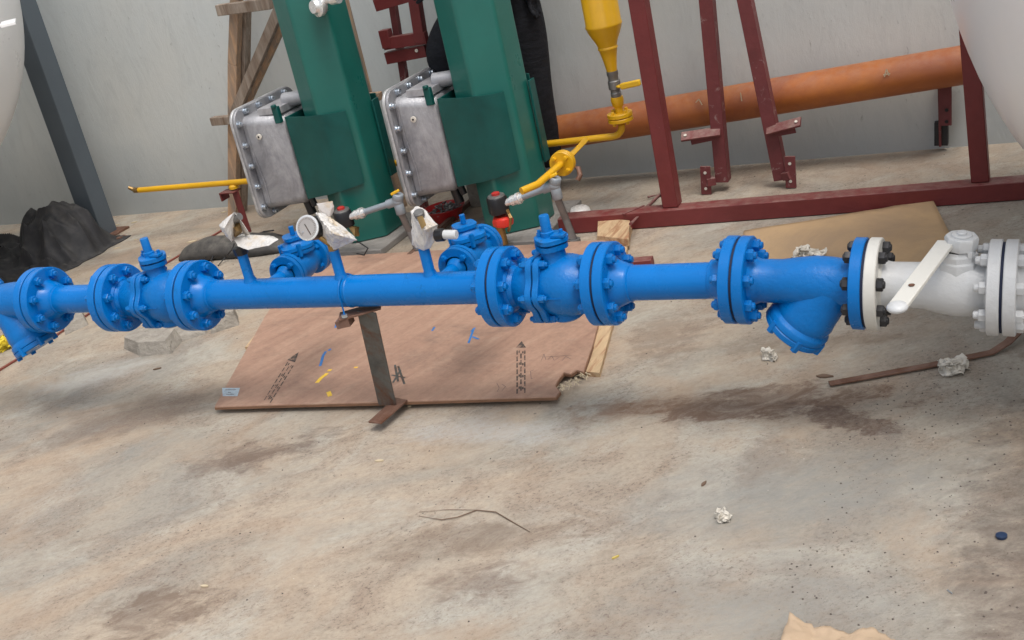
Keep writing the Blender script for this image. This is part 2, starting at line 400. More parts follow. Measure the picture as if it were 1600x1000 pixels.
class MB:
    def __init__(self):
        self.v, self.f = [], []

    def add(self, vs, fs):
        n = len(self.v)
        self.v += [Vector(a) for a in vs]
        self.f += [tuple(i + n for i in f) for f in fs]
        return self

    def box(self, c, s, rot=None):
        c = Vector(c)
        M = Matrix.Rotation(rot[1], 3, rot[0]) if rot else Matrix.Identity(3)
        vs = [c + M @ Vector((a * s[0] / 2, b * s[1] / 2, d * s[2] / 2)) for a in (-1, 1) for b in (-1, 1) for d in (-1, 1)]
        return self.add(vs, [(0, 1, 3, 2), (4, 6, 7, 5), (0, 4, 5, 1), (2, 3, 7, 6), (0, 2, 6, 4), (1, 5, 7, 3)])

    def beam(self, p0, p1, wd, h, up=(0, 0, 1)):
        p0, p1 = Vector(p0), Vector(p1)
        x, y, d = frame_of(p1 - p0, Vector(up))
        vs = [p + x * a * wd / 2 + y * b * h / 2 for p in (p0, p1) for a, b in ((-1, -1), (1, -1), (1, 1), (-1, 1))]
        return self.add(vs, [(3, 2, 1, 0), (4, 5, 6, 7), (0, 1, 5, 4), (1, 2, 6, 5), (2, 3, 7, 6), (3, 0, 4, 7)])

    def lathe(self, prof, o, d, seg=40, shape=None, phase=0):
        """prof: list of (t along axis, radius); closed with caps"""
        o = Vector(o)
        x, y, d = frame_of(d)
        vs, fs = [], []
        for t, r in prof:
            for k in range(seg):
                a = 2 * PI * k / seg + phase
                rr = r * (shape(a) if shape else 1)
                vs.append(o + d * t + (x * math.cos(a) + y * math.sin(a)) * rr)
        for i in range(len(prof) - 1):
            for k in range(seg):
                k2 = (k + 1) % seg
                fs.append((i * seg + k, i * seg + k2, (i + 1) * seg + k2, (i + 1) * seg + k))
        fs.append(tuple(range(seg - 1, -1, -1)))
        fs.append(tuple((len(prof) - 1) * seg + k for k in range(seg)))
        return self.add(vs, fs)

    def cyl(self, p0, p1, r, seg=24, r2=None, cham=0):
        p0, p1 = Vector(p0), Vector(p1)
        L = (p1 - p0).length
        r2 = r if r2 is None else r2
        if cham:
            pr = [(0, r - cham), (cham, r), (L - cham, r2), (L, r2 - cham)]
        else:
            pr = [(0, r), (L, r2)]
        return self.lathe(pr, p0, p1 - p0, seg)

    def tube(self, pts, r, seg=12, closed=False):
        pts = [Vector(p) for p in pts]
        n = len(pts)
        vs, fs = [], []
        x = None
        for i, p in enumerate(pts):
            a = pts[max(0, i - 1)]
            b = pts[min(n - 1, i + 1)]
            d = (b - a).normalized()
            if x is None:
                x, y, _ = frame_of(d)
            else:
                x = (x - d * x.dot(d)).normalized()
                y = d.cross(x)
            rr = r[i] if isinstance(r, (list, tuple)) else r
            for k in range(seg):
                t = 2 * PI * k / seg
                vs.append(p + (x * math.cos(t) + y * math.sin(t)) * rr)
        for i in range(n - 1):
            for k in range(seg):
                k2 = (k + 1) % seg
                fs.append((i * seg + k, i * seg + k2, (i + 1) * seg + k2, (i + 1) * seg + k))
        fs.append(tuple(range(seg - 1, -1, -1)))
        fs.append(tuple((n - 1) * seg + k for k in range(seg)))
        return self.add(vs, fs)

    def prism(self, poly, z0, z1, M=None):
        """poly in local xy, extruded along local z, M 4x4"""
        M = M or Matrix.Identity(4)
        n = len(poly)
        vs = [M @ Vector((a, b, z0)) for a, b in poly] + [M @ Vector((a, b, z1)) for a, b in poly]
        fs = [tuple(range(n - 1, -1, -1)), tuple(range(n, 2 * n))]
        fs += [(i, (i + 1) % n, n + (i + 1) % n, n + i) for i in range(n)]
        return self.add(vs, fs)

    def ball(self, c, r, sub=2, sc=(1, 1, 1), amp=0, fr=1.0, seed=0, spike=0):
        bm = bmesh.new()
        bmesh.ops.create_icosphere(bm, subdivisions=sub, radius=1)
        vs = []
        for v in bm.verts:
            q = v.co.copy()
            k = 1.0
            if amp:
                k += amp * noise.noise(q * fr + Vector((seed * 7.1, seed * 3.3, seed)))
            if spike:
                k += spike * (random.random() - .45)
            vs.append(Vector(c) + Vector((q.x * sc[0], q.y * sc[1], q.z * sc[2])) * r * k)
        fs = [tuple(v.index for v in f.verts) for f in bm.faces]
        bm.free()
        return self.add(vs, fs)

    def hull(self, pts, cuts=3, amp=.004, fr=60, seed=0, soft=False):
        bm = bmesh.new()
        for p in pts:
            bm.verts.new(p)
        r = bmesh.ops.convex_hull(bm, input=bm.verts[:])
        junk = list({g for g in r['geom_interior'] + r['geom_unused'] if isinstance(g, bmesh.types.BMVert)})
        if junk:
            bmesh.ops.delete(bm, geom=junk, context='VERTS')
        bmesh.ops.triangulate(bm, faces=bm.faces[:])
        for _ in range(cuts):
            bmesh.ops.subdivide_edges(bm, edges=bm.edges[:], cuts=1, use_grid_fill=True)
        bm.normal_update()
        bm.verts.ensure_lookup_table()
        bm.verts.index_update()
        vs = []
        for v in bm.verts:
            if soft:                                    # film: long folds radiating down from the knot
                q = Vector((v.co.x * 1.0, v.co.y * 1.0, v.co.z * .35))
                k = 1.0 * noise.noise(v.co * 22 + Vector((seed, 0, 0))) - 1.2 * abs(noise.noise(q * fr + Vector((seed, 5, 0)))) + .3
            else:
                k = noise.noise(v.co * fr + Vector((seed, 0, 0))) + .6 * abs(noise.noise(v.co * fr * 2.1 + Vector((seed, 5, 0))))
            vs.append(v.co + v.normal * amp * k)
        fs = [tuple(v.index for v in f.verts) for f in bm.faces]
        bm.free()
        return self.add(vs, fs)

    def mesh(self, name, m, off=Vector((0, 0, 0)), smooth=True, ang=35):
        me = bpy.data.meshes.new(name)
        me.from_pydata([tuple(a - off) for a in self.v], [], self.f)
        me.materials.append(m)
        bm = bmesh.new()
        bm.from_mesh(me)
        bmesh.ops.recalc_face_normals(bm, faces=bm.faces[:])
        bm.to_mesh(me)
        bm.free()
        if smooth:
            for p in me.polygons:
                p.use_smooth = True
            me.set_sharp_from_angle(angle=R(ang))
        return me


def world_of(o):
    v = Vector((0, 0, 0))
    while o:
        v += o.location
        o = o.parent
    return v


def link(name, me, parent=None, loc=(0, 0, 0), bevel=0, seg=2):
    o = bpy.data.objects.new(name, me)
    COL.objects.link(o)
    o.location = loc
    if parent:
        o.parent = parent
    if bevel:
        b = o.modifiers.new('bevel', 'BEVEL')
        b.width = bevel
        b.segments = seg
        b.limit_method = 'ANGLE'
        b.angle_limit = R(40)
        b.harden_normals = False
    return o


def part(name, mb, m, parent, bevel=0, smooth=True, ang=35, label=None, kind=None, seg=2):
    o = link(name, mb.mesh(name, m, world_of(parent), smooth, ang), parent, bevel=bevel, seg=seg)
    if label:
        o['label'] = label
    if kind:
        o['kind'] = kind
    return o


def tag(o, label, cat, group=None):
    o['label'] = label
    o['category'] = cat
    if group:
        o['group'] = group
    return o


def thing(name, loc, label, cat, group=None):
    o = bpy.data.objects.new(name, None)
    COL.objects.link(o)
    o.location = loc
    o.empty_display_size = .05
    return tag(o, label, cat, group)


def solo(name, mb, m, loc, label, cat, group=None, bevel=0, smooth=True, ang=35):
    loc = Vector(loc)
    o = link(name, mb.mesh(name, m, loc, smooth, ang), None, loc, bevel)
    return tag(o, label, cat, group)


def struct(name, mb, m):
    o = link(name, mb.mesh(name, m, smooth=False))
    o['kind'] = 'structure'
    return o


def bolt_mesh(name, m, half, r=.011, shank=.008, over=.010):
    """hex nuts at both ends of a stud lying along local X"""
    mb = MB()
    for s in (-1, 1):
        mb.lathe([(0, r * .94), (.002, r), (.013, r), (.015, r * .88)], (s * half, 0, 0), (s, 0, 0), 6)
    e = half + .014 + over
    mb.lathe([(-e - .002, shank * .75), (-e, shank), (e, shank), (e + .002, shank * .75)], (0, 0, 0), (1, 0, 0), 10)
    return mb.mesh(name, m, ang=25)


def at(x, y, Y):
    """a point seen at photo position (x, y) that stands at distance Y from the camera wall-wards"""
    d = RX * ((x - 800) / 1875.92) + DN * ((y - 500) / 1875.92) + FW
    return CAM + d * (Y / d.y)


def gr(x, y, z=0.0):
    d = RX * ((x - 800) / 1875.92) + DN * ((y - 500) / 1875.92) + FW
    return CAM + d * ((z - CAM.z) / d.z)


# ------------------------------------------------------------------ setting
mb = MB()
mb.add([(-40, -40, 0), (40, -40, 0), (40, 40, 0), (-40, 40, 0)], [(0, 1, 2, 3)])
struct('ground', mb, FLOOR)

mb = MB()
mb.box((-2, 4.89, 1.9), (26, .24, 3.9))
solo('boundary_wall', mb, WALLM, (-2, 4.89, -.05), 'tall grey rendered boundary wall with trowel marks behind everything', 'wall', smooth=False)

# ------------------------------------------------------------------ tanks
def tank(xc, a, r, yc, zc, sgn, L, label, leg_at):
    root = thing('storage_tank', (xc - sgn * L / 2, yc, 0), label, 'tank', 'white storage tanks at the edges of the view')
    pr = [(0, .002)]
    for k in range(1, 25):
        t = PI / 2 * k / 24
        pr.append((a - a * math.cos(t), r * math.sin(t)))
    pr.append((a + L, r))
    mb = MB()
    mb.lathe(pr, (xc + sgn * a, yc, zc), (-sgn, 0, 0), 96)
    part('shell', mb, TANK, root, ang=60)
    mb = MB()
    mb.lathe([(0, r + .0005), (.004, r + .004), (.012, r + .004), (.016, r + .0005)], (xc, yc, zc), (-sgn, 0, 0), 96)
    part('weld_seam', mb, TANK, root)
    for q in leg_at:
        mb = MB()
        X = xc - sgn * q
        n = 16
        poly = [(-r * .8, 0), (r * .8, 0)]
        hz = zc - r * .55
        poly = [(-r * .8, 0), (r * .8, 0), (r * .8, hz)]
        for k in range(n + 1):
            t = -R(33) - (PI - R(66)) * k / n
            poly.append((math.cos(t) * (r + .006), zc + math.sin(t) * (r + .006)))
        poly.append((-r * .8, hz))
        M = Matrix.Translation((X, yc, 0)) @ Matrix(((0, 0, 1, 0), (1, 0, 0, 0), (0, 1, 0, 0), (0, 0, 0, 1)))
        mb.prism(poly, -.05, .05, M)
        part('saddle', mb, TANK, root, bevel=.003, smooth=False)
    return root


tl = tank(-4.657, .633, .947, 3.3, 1.407, 1, 3.0, 'white rounded tank end at the left edge in front of the grey column', (.6, 2.4))
mb = MB()
P = at(6, 40, 3.0)
mb.beam(P + Vector((-.1, .12, 0)), P + Vector((.02, 0, 0)), .05, .012)
part('bracket_plate', mb, TANK, tl, bevel=.002)
tr = tank(.125, .495, .953, 3.2, 1.254, -1, 3.0, 'white rounded tank end at the upper right edge above the white ball valve', (.7, 2.4))

# ------------------------------------------------------------------ grey steel column on the left
g = thing('steel_column', (-4.72, 4.45, 0), 'dark grey square steel column beside the black tarpaulin', 'column')
mb = MB()
mb.box((-4.705, 4.44, 1.3), (.112, .112, 2.6))
part('shaft', mb, COLG, g, bevel=.004)
mb = MB()
mb.box((-4.705, 4.44, .006), (.20, .20, .012))
part('base_plate', mb, RUST2, g, bevel=.002)

# ------------------------------------------------------------------ blue pipeline
PY = 2.578
pl = thing('pipeline', (-1.86, PY, 0), 'long blue flanged pipeline with ball valves, strainers and a white end valve', 'pipeline')
K0, K1 = Vector((-.80, PY, .3975)), None
D1 = Vector((1, 0, -.0095)).normalized()
D2 = Vector((1, 0, -.072)).normalized()


def ax(X):
    if X <= -.80:
        return K0 + D1 * ((X + .80) / D1.x), D1
    return K0 + D2 * ((X + .80) / D2.x), D2


FT, GAP, FR = .0265, .0032, .1055
bolt_blue = bolt_mesh('bolt', BLUE2, FT + GAP, .0150, .009, .006)
bolt_black = bolt_mesh('bolt', BLACKS, FT + GAP, .0150, .009, .003)
bolt_white = bolt_mesh('bolt', WHITE, FT + GAP, .0145, .009, .010)


def flange_pair(X, ml=BLUE, mr=BLUE, bm_=bolt_blue, hubl=True, hubr=True, gm=GASKET, lab=None, phase=PI / 8):
    o, d = ax(X)
    x, y, _ = frame_of(d)
    res = []
    for s, m, hub in ((-1, ml, hubl), (1, mr, hubr)):
        mb = MB()
        pr = [(GAP, .060), (GAP, FR - .002), (GAP + .002, FR), (FT + GAP - .002, FR), (FT + GAP, FR - .003), (FT + GAP, .066)]
        if hub:
            pr += [(FT + GAP + .004, .061), (FT + GAP + .030, .0500), (FT + GAP + .034, .0478), (FT + GAP + .040, .0478), (FT + GAP + .042, .0450)]
        else:
            pr += [(FT + GAP + .006, .060)]
        mb.lathe(pr, o, d * s, 72)
        res.append(part('flange', mb, m, pl, ang=30, label=lab if s > 0 else None))
    mb = MB()
    mb.lathe([(-GAP, FR - .006), (GAP, FR - .006)], o, d, 64)
    part('gasket', mb, gm, res[1])
    rot = Vector((1, 0, 0)).rotation_difference(d).to_euler()
    for k in range(8):
        a = phase + 2 * PI * k / 8
        p = o + (x * math.cos(a) + y * math.sin(a)) * .083
        b = link('bolt', bm_, res[1], p - world_of(res[1]))
        b.rotation_euler = rot
        b.rotation_euler.x += random.uniform(0, 1)
    return o, d


def pipe_run(X0, X1, r=.0445, name='pipe', m=BLUE):
    a, d = ax(X0)
    b, _ = ax(X1)
    mb = MB()
    mb.cyl(a, b, r, 64)
    return part(name, mb, m, pl, ang=30)


XA, XB, XC, XD, XE, XF, XG, XH = -3.072, -2.757, -2.448, -1.420, -1.133, -.790, -.496, -.212
flange_pair(-3.385)
flange_pair(XA)
flange_pair(XB, hubr=False)
flange_pair(XC, hubl=False)
flange_pair(XD, hubr=False)
flange_pair(XE, hubl=False)
flange_pair(XF, hubr=False)
flange_pair(XG, mr=WHITEF, bm_=bolt_black, hubl=False, hubr=False)
flange_pair(XH, WHITE, WHITE, bolt_white, hubl=False)
pipe_run(-4.3, -3.385 - .07)
pipe_run(XA + .07, XB - .07)
pipe_run(XC + .07, XD - .07)
pipe_run(XE + .07, XF - .07)
pipe_run(XH + .07, .9, m=WHITE)
# weld bead ring half way along the long run
o, d = ax(-1.893)
mb = MB()
mb.lathe([(-.004, .0447), (-.002, .0462), (.001, .0465), (.004, .0447)], o, d, 64)
part('weld_bead', mb, BLUE2, pl)


def ball_valve(X0, X1, wave, hand):
    o, d = ax((X0 + X1) / 2)
    x, y, _ = frame_of(d)
    t0, t1 = X0 - o.x + FT + .003, X1 - o.x - FT - .003
    tw = wave - o.x
    lob = lambda a: 1 + .075 * math.cos(6 * a)
    mb = MB()
    mb.lathe([(t0, .062), (t0 + .008, .055), (t0 + .018, .052), (t0 + .035, .062), (tw - .030, .070), (tw - .017, .073), (tw - .001, .073)], o, d, 64)
    part('valve_end_piece', mb, BLUE2, pl, ang=40)
    for s0, s1 in ((tw - .0185, tw - .0022), (tw + .0022, tw + .0185)):
        mb = MB()
        mb.lathe([(s0, .080), (s0, .0885), (s0 + .002, .0905), (s1 - .002, .0905), (s1, .0885), (s1, .080)], o, d, 96, lob)
        part('body_flange', mb, BLUE2, pl, ang=40)
    mb = MB()
    mb.lathe([(tw - .003, .081), (tw + .003, .081)], o, d, 96, lob)
    part('gasket', mb, GASKET, pl)
    mb = MB()
    L = t1 - tw
    mb.lathe([(tw + .016, .074), (tw + .03, .077), (tw + .045, .080), (tw + .062, .081), (tw + .078, .080), (tw + .094, .076),
              (tw + .108, .070), (tw + .118, .066), (tw + .120, .068), (tw + .128, .068), (tw + .130, .063), (t1 - .010, .060),
              (t1 - .004, .064), (t1, .064)], o, d, 72)
    body = part('valve_body', mb, BLUE2, pl, ang=40)
    # bottom boss
    mb = MB()
    c = o + d * (tw + .045)
    mb.lathe([(.05, .046), (.084, .044), (.090, .036), (.092, .030)], c, -y, 24)
    part('bottom_boss', mb, BLUE2, body, ang=40)
    # cast marks on the front of the body
    mb = MB()
    for k in range(1):
        p = o + d * (tw + .055) + x * .0805 * 1
        mb.beam(o + d * (tw + .035) - Vector((0, .0805, .004)), o + d * (tw + .075) - Vector((0, .0800, .004)), .004, .002)
    part('casting_mark', mb, BLUE2, body)
    # neck, bonnet, gland plates, stem
    c = o + d * (tw + .040)
    mb = MB()
    el = lambda a: 1.0 + .05 * math.cos(4 * a)
    mb.lathe([(.045, .047), (.066, .038), (.078, .032), (.100, .031), (.103, .041), (.116, .042)], c, y, 40, el)
    part('bonnet', mb, BLUE2, body, ang=40)
    tilt = (y + d * .02).normalized()
    mb = MB()
    mb.lathe([(.1205, .039), (.122, .043), (.133, .043), (.1345, .040)], c, tilt, 40, el)
    mb.lathe([(.117, .030), (.121, .030)], c, tilt, 24)
    part('gland_plate', mb, BLUE2, body, ang=40)
    mb = MB()
    for s in (-1, 1):
        q = c + d * (.030 * s) + tilt * .134
        mb.lathe([(0, .0085), (.009, .0085)], q, tilt, 6)
        mb.lathe([(.009, .005), (.017, .005)], q, tilt, 10)
    # stop plate tab
    mb.box(c + d * .026 + tilt * .139 + Vector((0, -.01, 0)), (.036, .024, .006))
    part('gland_bolt', mb, BLUE2, body)
    mb = MB()
    st = MB()
    st.lathe([(.130, .019), (.146, .0185), (.148, .0145), (.188, .0140), (.190, .0125)], c - d * .004, (tilt - d * .03).normalized(), 20,
             lambda a: 1 - .10 * abs(math.sin(2 * a)))
    part('stem', st, BLUE2, body, ang=40)
    # body bolts through the two lobed flanges
    bmesh_ = bpy.data.meshes.get('lobe_bolt') or bolt_mesh('lobe_bolt', BLUE2, .0175, .0105, .007, .006)
    rot = Vector((1, 0, 0)).rotation_difference(d).to_euler()
    for k in range(6):
        a = 2 * PI * k / 6
        q = o + d * tw + (x * math.cos(a) + y * math.sin(a)) * .086
        b = link('bolt', bmesh_, body, q - world_of(body))
        b.rotation_euler = rot


ball_valve(XB, XC, -2.612, 1)
ball_valve(XD, XE, -1.300, 1)


def strainer(X0, X1, base, legdir, cap, capr):
    o, d = ax((X0 + X1) / 2)
    t0, t1 = X0 - o.x + FT + .003, X1 - o.x - FT - .003
    mb = MB()
    mb.lathe([(t0, .064), (t0 + .010, .056), (t0 + .020, .0515), (t0 + .07, .0520), (t0 + .11, .058), (t0 + .15, .062), (t1 - .05, .060), (t1 - .02, .056),
              (t1 - .006, .062), (t1, .064)], o, d, 72)
    body = part('strainer_body', mb, BLUE2, pl, ang=50)
    L = (cap - base).length
    mb = MB()
    mb.lathe([(0, capr * .70), (L * .25, capr * .80), (L - .055, capr * .90), (L - .045, capr * .93), (L - .030, capr * .90), (L - .022, capr * .98), (L - .020, capr)
              , (L - .006, capr), (L - .005, capr * .97)], base, legdir, 64)
    part('strainer_leg', mb, BLUE2, body, ang=40)
    mb = MB()
    mb.lathe([(-.004, capr * .98), (-.002, capr * 1.01), (.010, capr * 1.01), (.013, capr * .97)], cap, legdir, 64)
    part('strainer_cap', mb, BLUE2, body, ang=40)
    x, y, z = frame_of(legdir)
    for k in range(6):
        a = 2 * PI * k / 6 + .3
        mbk = MB()
        q = cap + (x * math.cos(a) + y * math.sin(a)) * (capr * .93)
        mbk.lathe([(-.010, .0095), (.013, .010), (.020, .0095)], q, legdir, 6)
        part('cap_bolt', mbk, BLUE2, body)


ld = Vector((-.645, 0, -.763)).normalized()
cap = Vector((-.672, PY, .270))
strainer(XF, XG, cap - ld * .175, ld, cap, .076)
ld = Vector((.42, -.06, -.905)).normalized()
cap = Vector((-3.185, PY - .01, .266))
strainer(-3.385, XA, cap - ld * .165, ld, cap, .072)

# white ball valve at the right
o, d = ax((XG + XH) / 2)
x, y, _ = frame_of(d)
t0, t1 = XG - o.x + FT + .003, XH - o.x - FT - .003
mb = MB()
mb.lathe([(t0, .060), (t0 + .012, .054), (t0 + .022, .0515), (t0 + .075, .0520), (t0 + .095, .0530), (t0 + .12, .060), (t0 + .15, .0650), (t0 + .175, .0660),
          (t0 + .190, .0650), (t0 + .20, .061), (t1 - .004, .060), (t1, .058)], o, d, 72)
wb = part('valve_body', mb, WHITE, pl, ang=40, label='white valve body with lever at the right end')
c = o + d * (.050)
mb = MB()
mb.lathe([(.040, .050), (.064, .046), (.067, .042), (.080, .041), (.083, .035), (.088, .035)], c, y, 8)
part('bonnet', mb, WHITE, wb, bevel=.0015)
mb = MB()
mb.lathe([(.086, .030), (.090, .030)], c, y, 24)
part('seal_ring', mb, BLACKS, wb)
mb = MB()
for s in (-1, 1):
    for t in (-1, 1):
        mb.lathe([(.080, .0075), (.092, .0075)], c + d * .026 * s + Vector((0, .026 * t, 0)), y, 6)
part('gland_bolt', mb, WHITE, wb)
mb = MB()
tilt = (y + Vector((.06, -.03, 0))).normalized()
mb.lathe([(.088, .026), (.093, .034), (.116, .036), (.122, .033)], c, tilt, 8)
mb.lathe([(.122, .022), (.126, .021)], c, tilt, 24)
mb.lathe([(.126, .011), (.131, .010)], c, tilt, 16)
part('stem_nut', mb, WHITE, wb, bevel=.0012)
mb = MB()
top = c + tilt * .108
e0 = top + Vector((-.030, -.005, .002))
e1 = Vector((-.386, 2.275, .452))
mb.beam(e0, e1, .039, .010)
part('lever', mb, WHITEF, wb, bevel=.002)
mb = MB()
mb.ball(e1, .0205, 3, (1.05, 1.1, .55))
part('lever_knob', mb, WHITE, wb)
mb = MB()
q = e0.lerp(e1, .72) + Vector((0, 0, .0062))
mb.cyl(q, q + Vector((0, 0, .0012)), .0065, 12)
part('lever_hole', mb, RUST2, wb)

# gauge branches on the long run
def stub(X, h=.085):
    o, d = ax(X)
    mb = MB()
    mb.lathe([(.036, .021), (.048, .0175), (.054, .0150), (h + .040, .0150), (h + .044, .0135)], o, (0, 0, 1), 24)
    part('gauge_stub', mb, BLUE, pl, ang=40)
    return Vector((X, PY, o.z + h + .042))


s1 = stub(-2.232, .085)
s2 = stub(-1.916, .080)
s3 = stub(-1.630, .075)
# stub 1: small valve with wrapped body
mb = MB()
mb.lathe([(-.002, .020), (.012, .022), (.020, .022), (.022, .016)], s1, (0, 0, 1), 8)
part('coupling', mb, BLACK, pl)
# stub 2: pressure gauge
mb = MB()
mb.cyl(s2, s2 + Vector((0, 0, .018)), .014, 6)
mb.cyl(s2 + Vector((0, 0, .015)), s2 + Vector((-.03, -.01, .05)), .008, 12)
part('coupling', mb, BRASS, pl)
gc = at(481, 356, 2.545)
gd = (Vector((-.10, -1, .12))).normalized()
gdir = (CAM - gc).normalized()
gd = (gdir + Vector((-.52, 0, .05))).normalized()
mb = MB()
mb.lathe([(0, .028), (.004, .033), (.036, .033), (.038, .0350), (.044, .0350), (.0455, .031)], gc - gd * .042, gd, 40)
ga = part('gauge_case', mb, BLACK, pl, ang=30, label='small round pressure gauge with pale dial')
mb = MB()
mb.lathe([(.0, .0348), (.0065, .0352), (.0075, .031)], gc - gd * .003, gd, 40)
part('bezel', mb, CHROME, ga)
mb = MB()
mb.cyl(gc + gd * .0045, gc + gd * .0050, .030, 40)
part('dial', mb, GLASS, ga)
gx, gy, _ = frame_of(gd)
mb = MB()
q = gc + gd * .0056
mb.beam(q + (gx * .5 + gy * .9) * .012, q + (gx * -.5 + gy * -.9) * .022, .0026, .0006, gd)
for k in range(26):
    a = R(-45 + 270 * k / 25)
    u = gx * math.cos(a) + gy * math.sin(a)
    mb.beam(q + u * .0235, q + u * .0275, .0008, .0003, gd)
part('needle', mb, PRINT, ga)
mb = MB()
mb.ball(gc + gd * .006 + gy * -.010 + gx * .013, .0035, 2, (1, 1, .3))
part('dial_logo', mb, ZINC, ga)
# stub 3: little ball valve sticking out to the right
mb = MB()
mb.cyl(s3, s3 + Vector((0, 0, .07)), .012, 12)
part('needle_valve', mb, BRASS, pl)
mb = MB()
a = at(681, 368, 2.56)
mb.cyl(a, a + Vector((.026, 0, .001)), .017, 20, cham=.002)
part('black_collar', mb, BLACK, pl)
mb = MB()
mb.cyl(a + Vector((.024, 0, .001)), a + Vector((.062, 0, -.001)), .0125, 20, cham=.002)
part('white_spout', mb, WHITE, pl)
mb = MB()
q = at(655, 333, 2.56)
mb.lathe([(0, .013), (.014, .015), (.018, .012)], q - Vector((0, 0, .01)), (.1, -.3, 1), 16)
part('vent_cap', mb, GREYM, pl)

# branch valves behind the run
def branch(X, y0, y1, label):
    z = .400
    mb = MB()
    mb.cyl((X, PY, z), (X, y0, z), .021, 32)
    part('branch_pipe', mb, BLUE, pl)
    mb = MB()
    mb.cyl((X, y1, z), (X, y1 + .05, z), .021, 32)
    part('branch_pipe', mb, BLUE, pl)
    for yy, s in ((y0, 1), (y1, -1)):
        for k in range(2):
            ya = yy + s * k * .0175
            mb = MB()
            mb.lathe([(0, .052), (.001, .0575), (.0145, .0575), (.0155, .054)], (X, ya, z), (0, s, 0), 48)
            if k == 0:
                mb.lathe([(-.024, .022), (0, .030)], (X, ya, z), (0, s, 0), 32)
            f = part('flange', mb, BLUE2, pl, ang=30)
            if k == 0:
                for q in range(4):
                    a = PI / 4 + q * PI / 2
                    bm_ = MB()
                    pp = Vector((X + math.cos(a) * .043, ya, z + math.sin(a) * .043))
                    bm_.lathe([(-.012, .0085), (0, .0095)], pp, (0, s, 0), 6)
                    bm_.lathe([(.033, .0095), (.045, .0085)], pp, (0, s, 0), 6)
                    bm_.lathe([(-.014, .005), (.047, .005)], pp, (0, s, 0), 8)
                    part('bolt', bm_, BLUE2, f)
    ym = (y0 + y1) / 2
    mb = MB()
    mb.lathe([(0, .034), (.02, .038), ((y1 - y0) / 2 - .022, .046), ((y1 - y0) / 2, .050), ((y1 - y0) / 2 + .022, .046), (y1 - y0 - .02, .038), (y1 - y0, .034)],
             (X, y0, z), (0, 1, 0), 40)
    bd = part('valve_body', mb, BLUE2, pl, ang=50)
    mb = MB()
    sq = lambda a: 1 + .08 * math.cos(4 * a)
    mb.lathe([(.025, .034), (.040, .038), (.042, .054), (.052, .055)], (X, ym, z), (0, 0, 1), 40, sq)
    mb.lathe([(.055, .055), (.065, .054), (.068, .040), (.080, .030), (.084, .036), (.094, .036)], (X, ym, z), (0, 0, 1), 40, sq)
    mb.lathe([(.096, .008), (.122, .008)], (X, ym, z), (0, 0, 1), 16)
    for q in range(4):
        a = PI / 4 + q * PI / 2
        mb.lathe([(.036, .008), (.074, .008)], (X + math.cos(a) * .048, ym + math.sin(a) * .048, z), (0, 0, 1), 6)
    part('bonnet', mb, BLUE2, bd, ang=40)
    mb = MB()
    mb.lathe([(-.028, .026), (-.042, .024), (-.044, .018)], (X, ym, z), (0, 0, 1), 24)
    part('bottom_boss', mb, BLUE2, bd)


branch(-1.640, 2.735, 2.930, 'r')
branch(-2.238, 2.745, 2.925, 'l')

# ------------------------------------------------------------------ wraps tied round the gauge valves
W1 = thing('plastic_wrap', (-2.232, PY, .53), 'white plastic wrapped round the left gauge valve, with a flat tongue to the right', 'plastic wrap',
           'plastic wraps on the gauge valves')
mb = MB()
pts = [at(343, 352, 2.56), at(366, 331, 2.56), at(372, 334, 2.60), at(352, 349, 2.60), at(362, 378, 2.56), at(366, 372, 2.60), at(350, 357, 2.53)]
mb.hull(pts, 4, .005, 70, 1, True)
pts = [at(366, 331, 2.56), at(374, 340, 2.57), at(391, 366, 2.57), at(384, 369, 2.60), at(370, 350, 2.60)]
mb.hull(pts, 4, .004, 70, 2, True)
part('bag', mb, WRAP, W1, ang=80)
mb = MB()
pts = [at(364, 372, 2.58), at(378, 366, 2.62), at(428, 369, 2.62), at(434, 374, 2.58), at(420, 384, 2.54), at(388, 390, 2.54), at(372, 385, 2.55), at(402, 368, 2.58)]
mb.hull(pts, 4, .003, 40, 3, True)
part('tongue', mb, WRAP, W1, ang=80)
mb = MB()
mb.cyl(at(356, 348, 2.57), at(375, 338, 2.57), .011, 16)
part('grey_plug', mb, GREYM, W1)
mb = MB()
mb.hull([at(362, 352, 2.58), at(374, 348, 2.58), at(379, 362, 2.58), at(366, 372, 2.58), at(370, 360, 2.55)], 2, .006, 90, 4)
part('brass_fitting', mb, BRASS, W1)

W2 = thing('plastic_wrap', (-1.916, PY, .53), 'creased milky plastic bag tied behind the round pressure gauge', 'plastic wrap', 'plastic wraps on the gauge valves')
mb = MB()
pts = [at(494, 333, 2.575), at(500, 366, 2.57), at(512, 382, 2.57), at(521, 391, 2.57), at(533, 384, 2.58), at(557, 375, 2.60), at(547, 365, 2.61), at(523, 346, 2.60),
       at(505, 333, 2.60), at(520, 365, 2.53), at(500, 345, 2.60)]
mb.hull(pts, 5, .0065, 70, 5, True)
part('bag', mb, WRAP, W2, ang=80)

W3 = thing('plastic_wrap', (-1.630, PY, .52), 'kite-shaped white plastic bag over the gauge valve beside the black collar', 'plastic wrap', 'plastic wraps on the gauge valves')
mb = MB()
pts = [at(642, 331, 2.57), at(649, 324, 2.58), at(659, 326, 2.58), at(684, 351, 2.58), at(682, 368, 2.58), at(672, 386, 2.57), at(662, 390, 2.56), at(644, 382, 2.57),
       at(646, 350, 2.57), at(662, 360, 2.53), at(665, 372, 2.61), at(655, 345, 2.61)]
mb.hull(pts, 5, .0055, 60, 8, True)
part('bag', mb, WRAP, W3, ang=80)
mb = MB()
mb.hull([at(651, 338, 2.545), at(660, 337, 2.545), at(666, 352, 2.535), at(659, 358, 2.53), at(655, 348, 2.55)], 2, .002, 60, 4)
part('brass_fitting', mb, BRASS, W3)

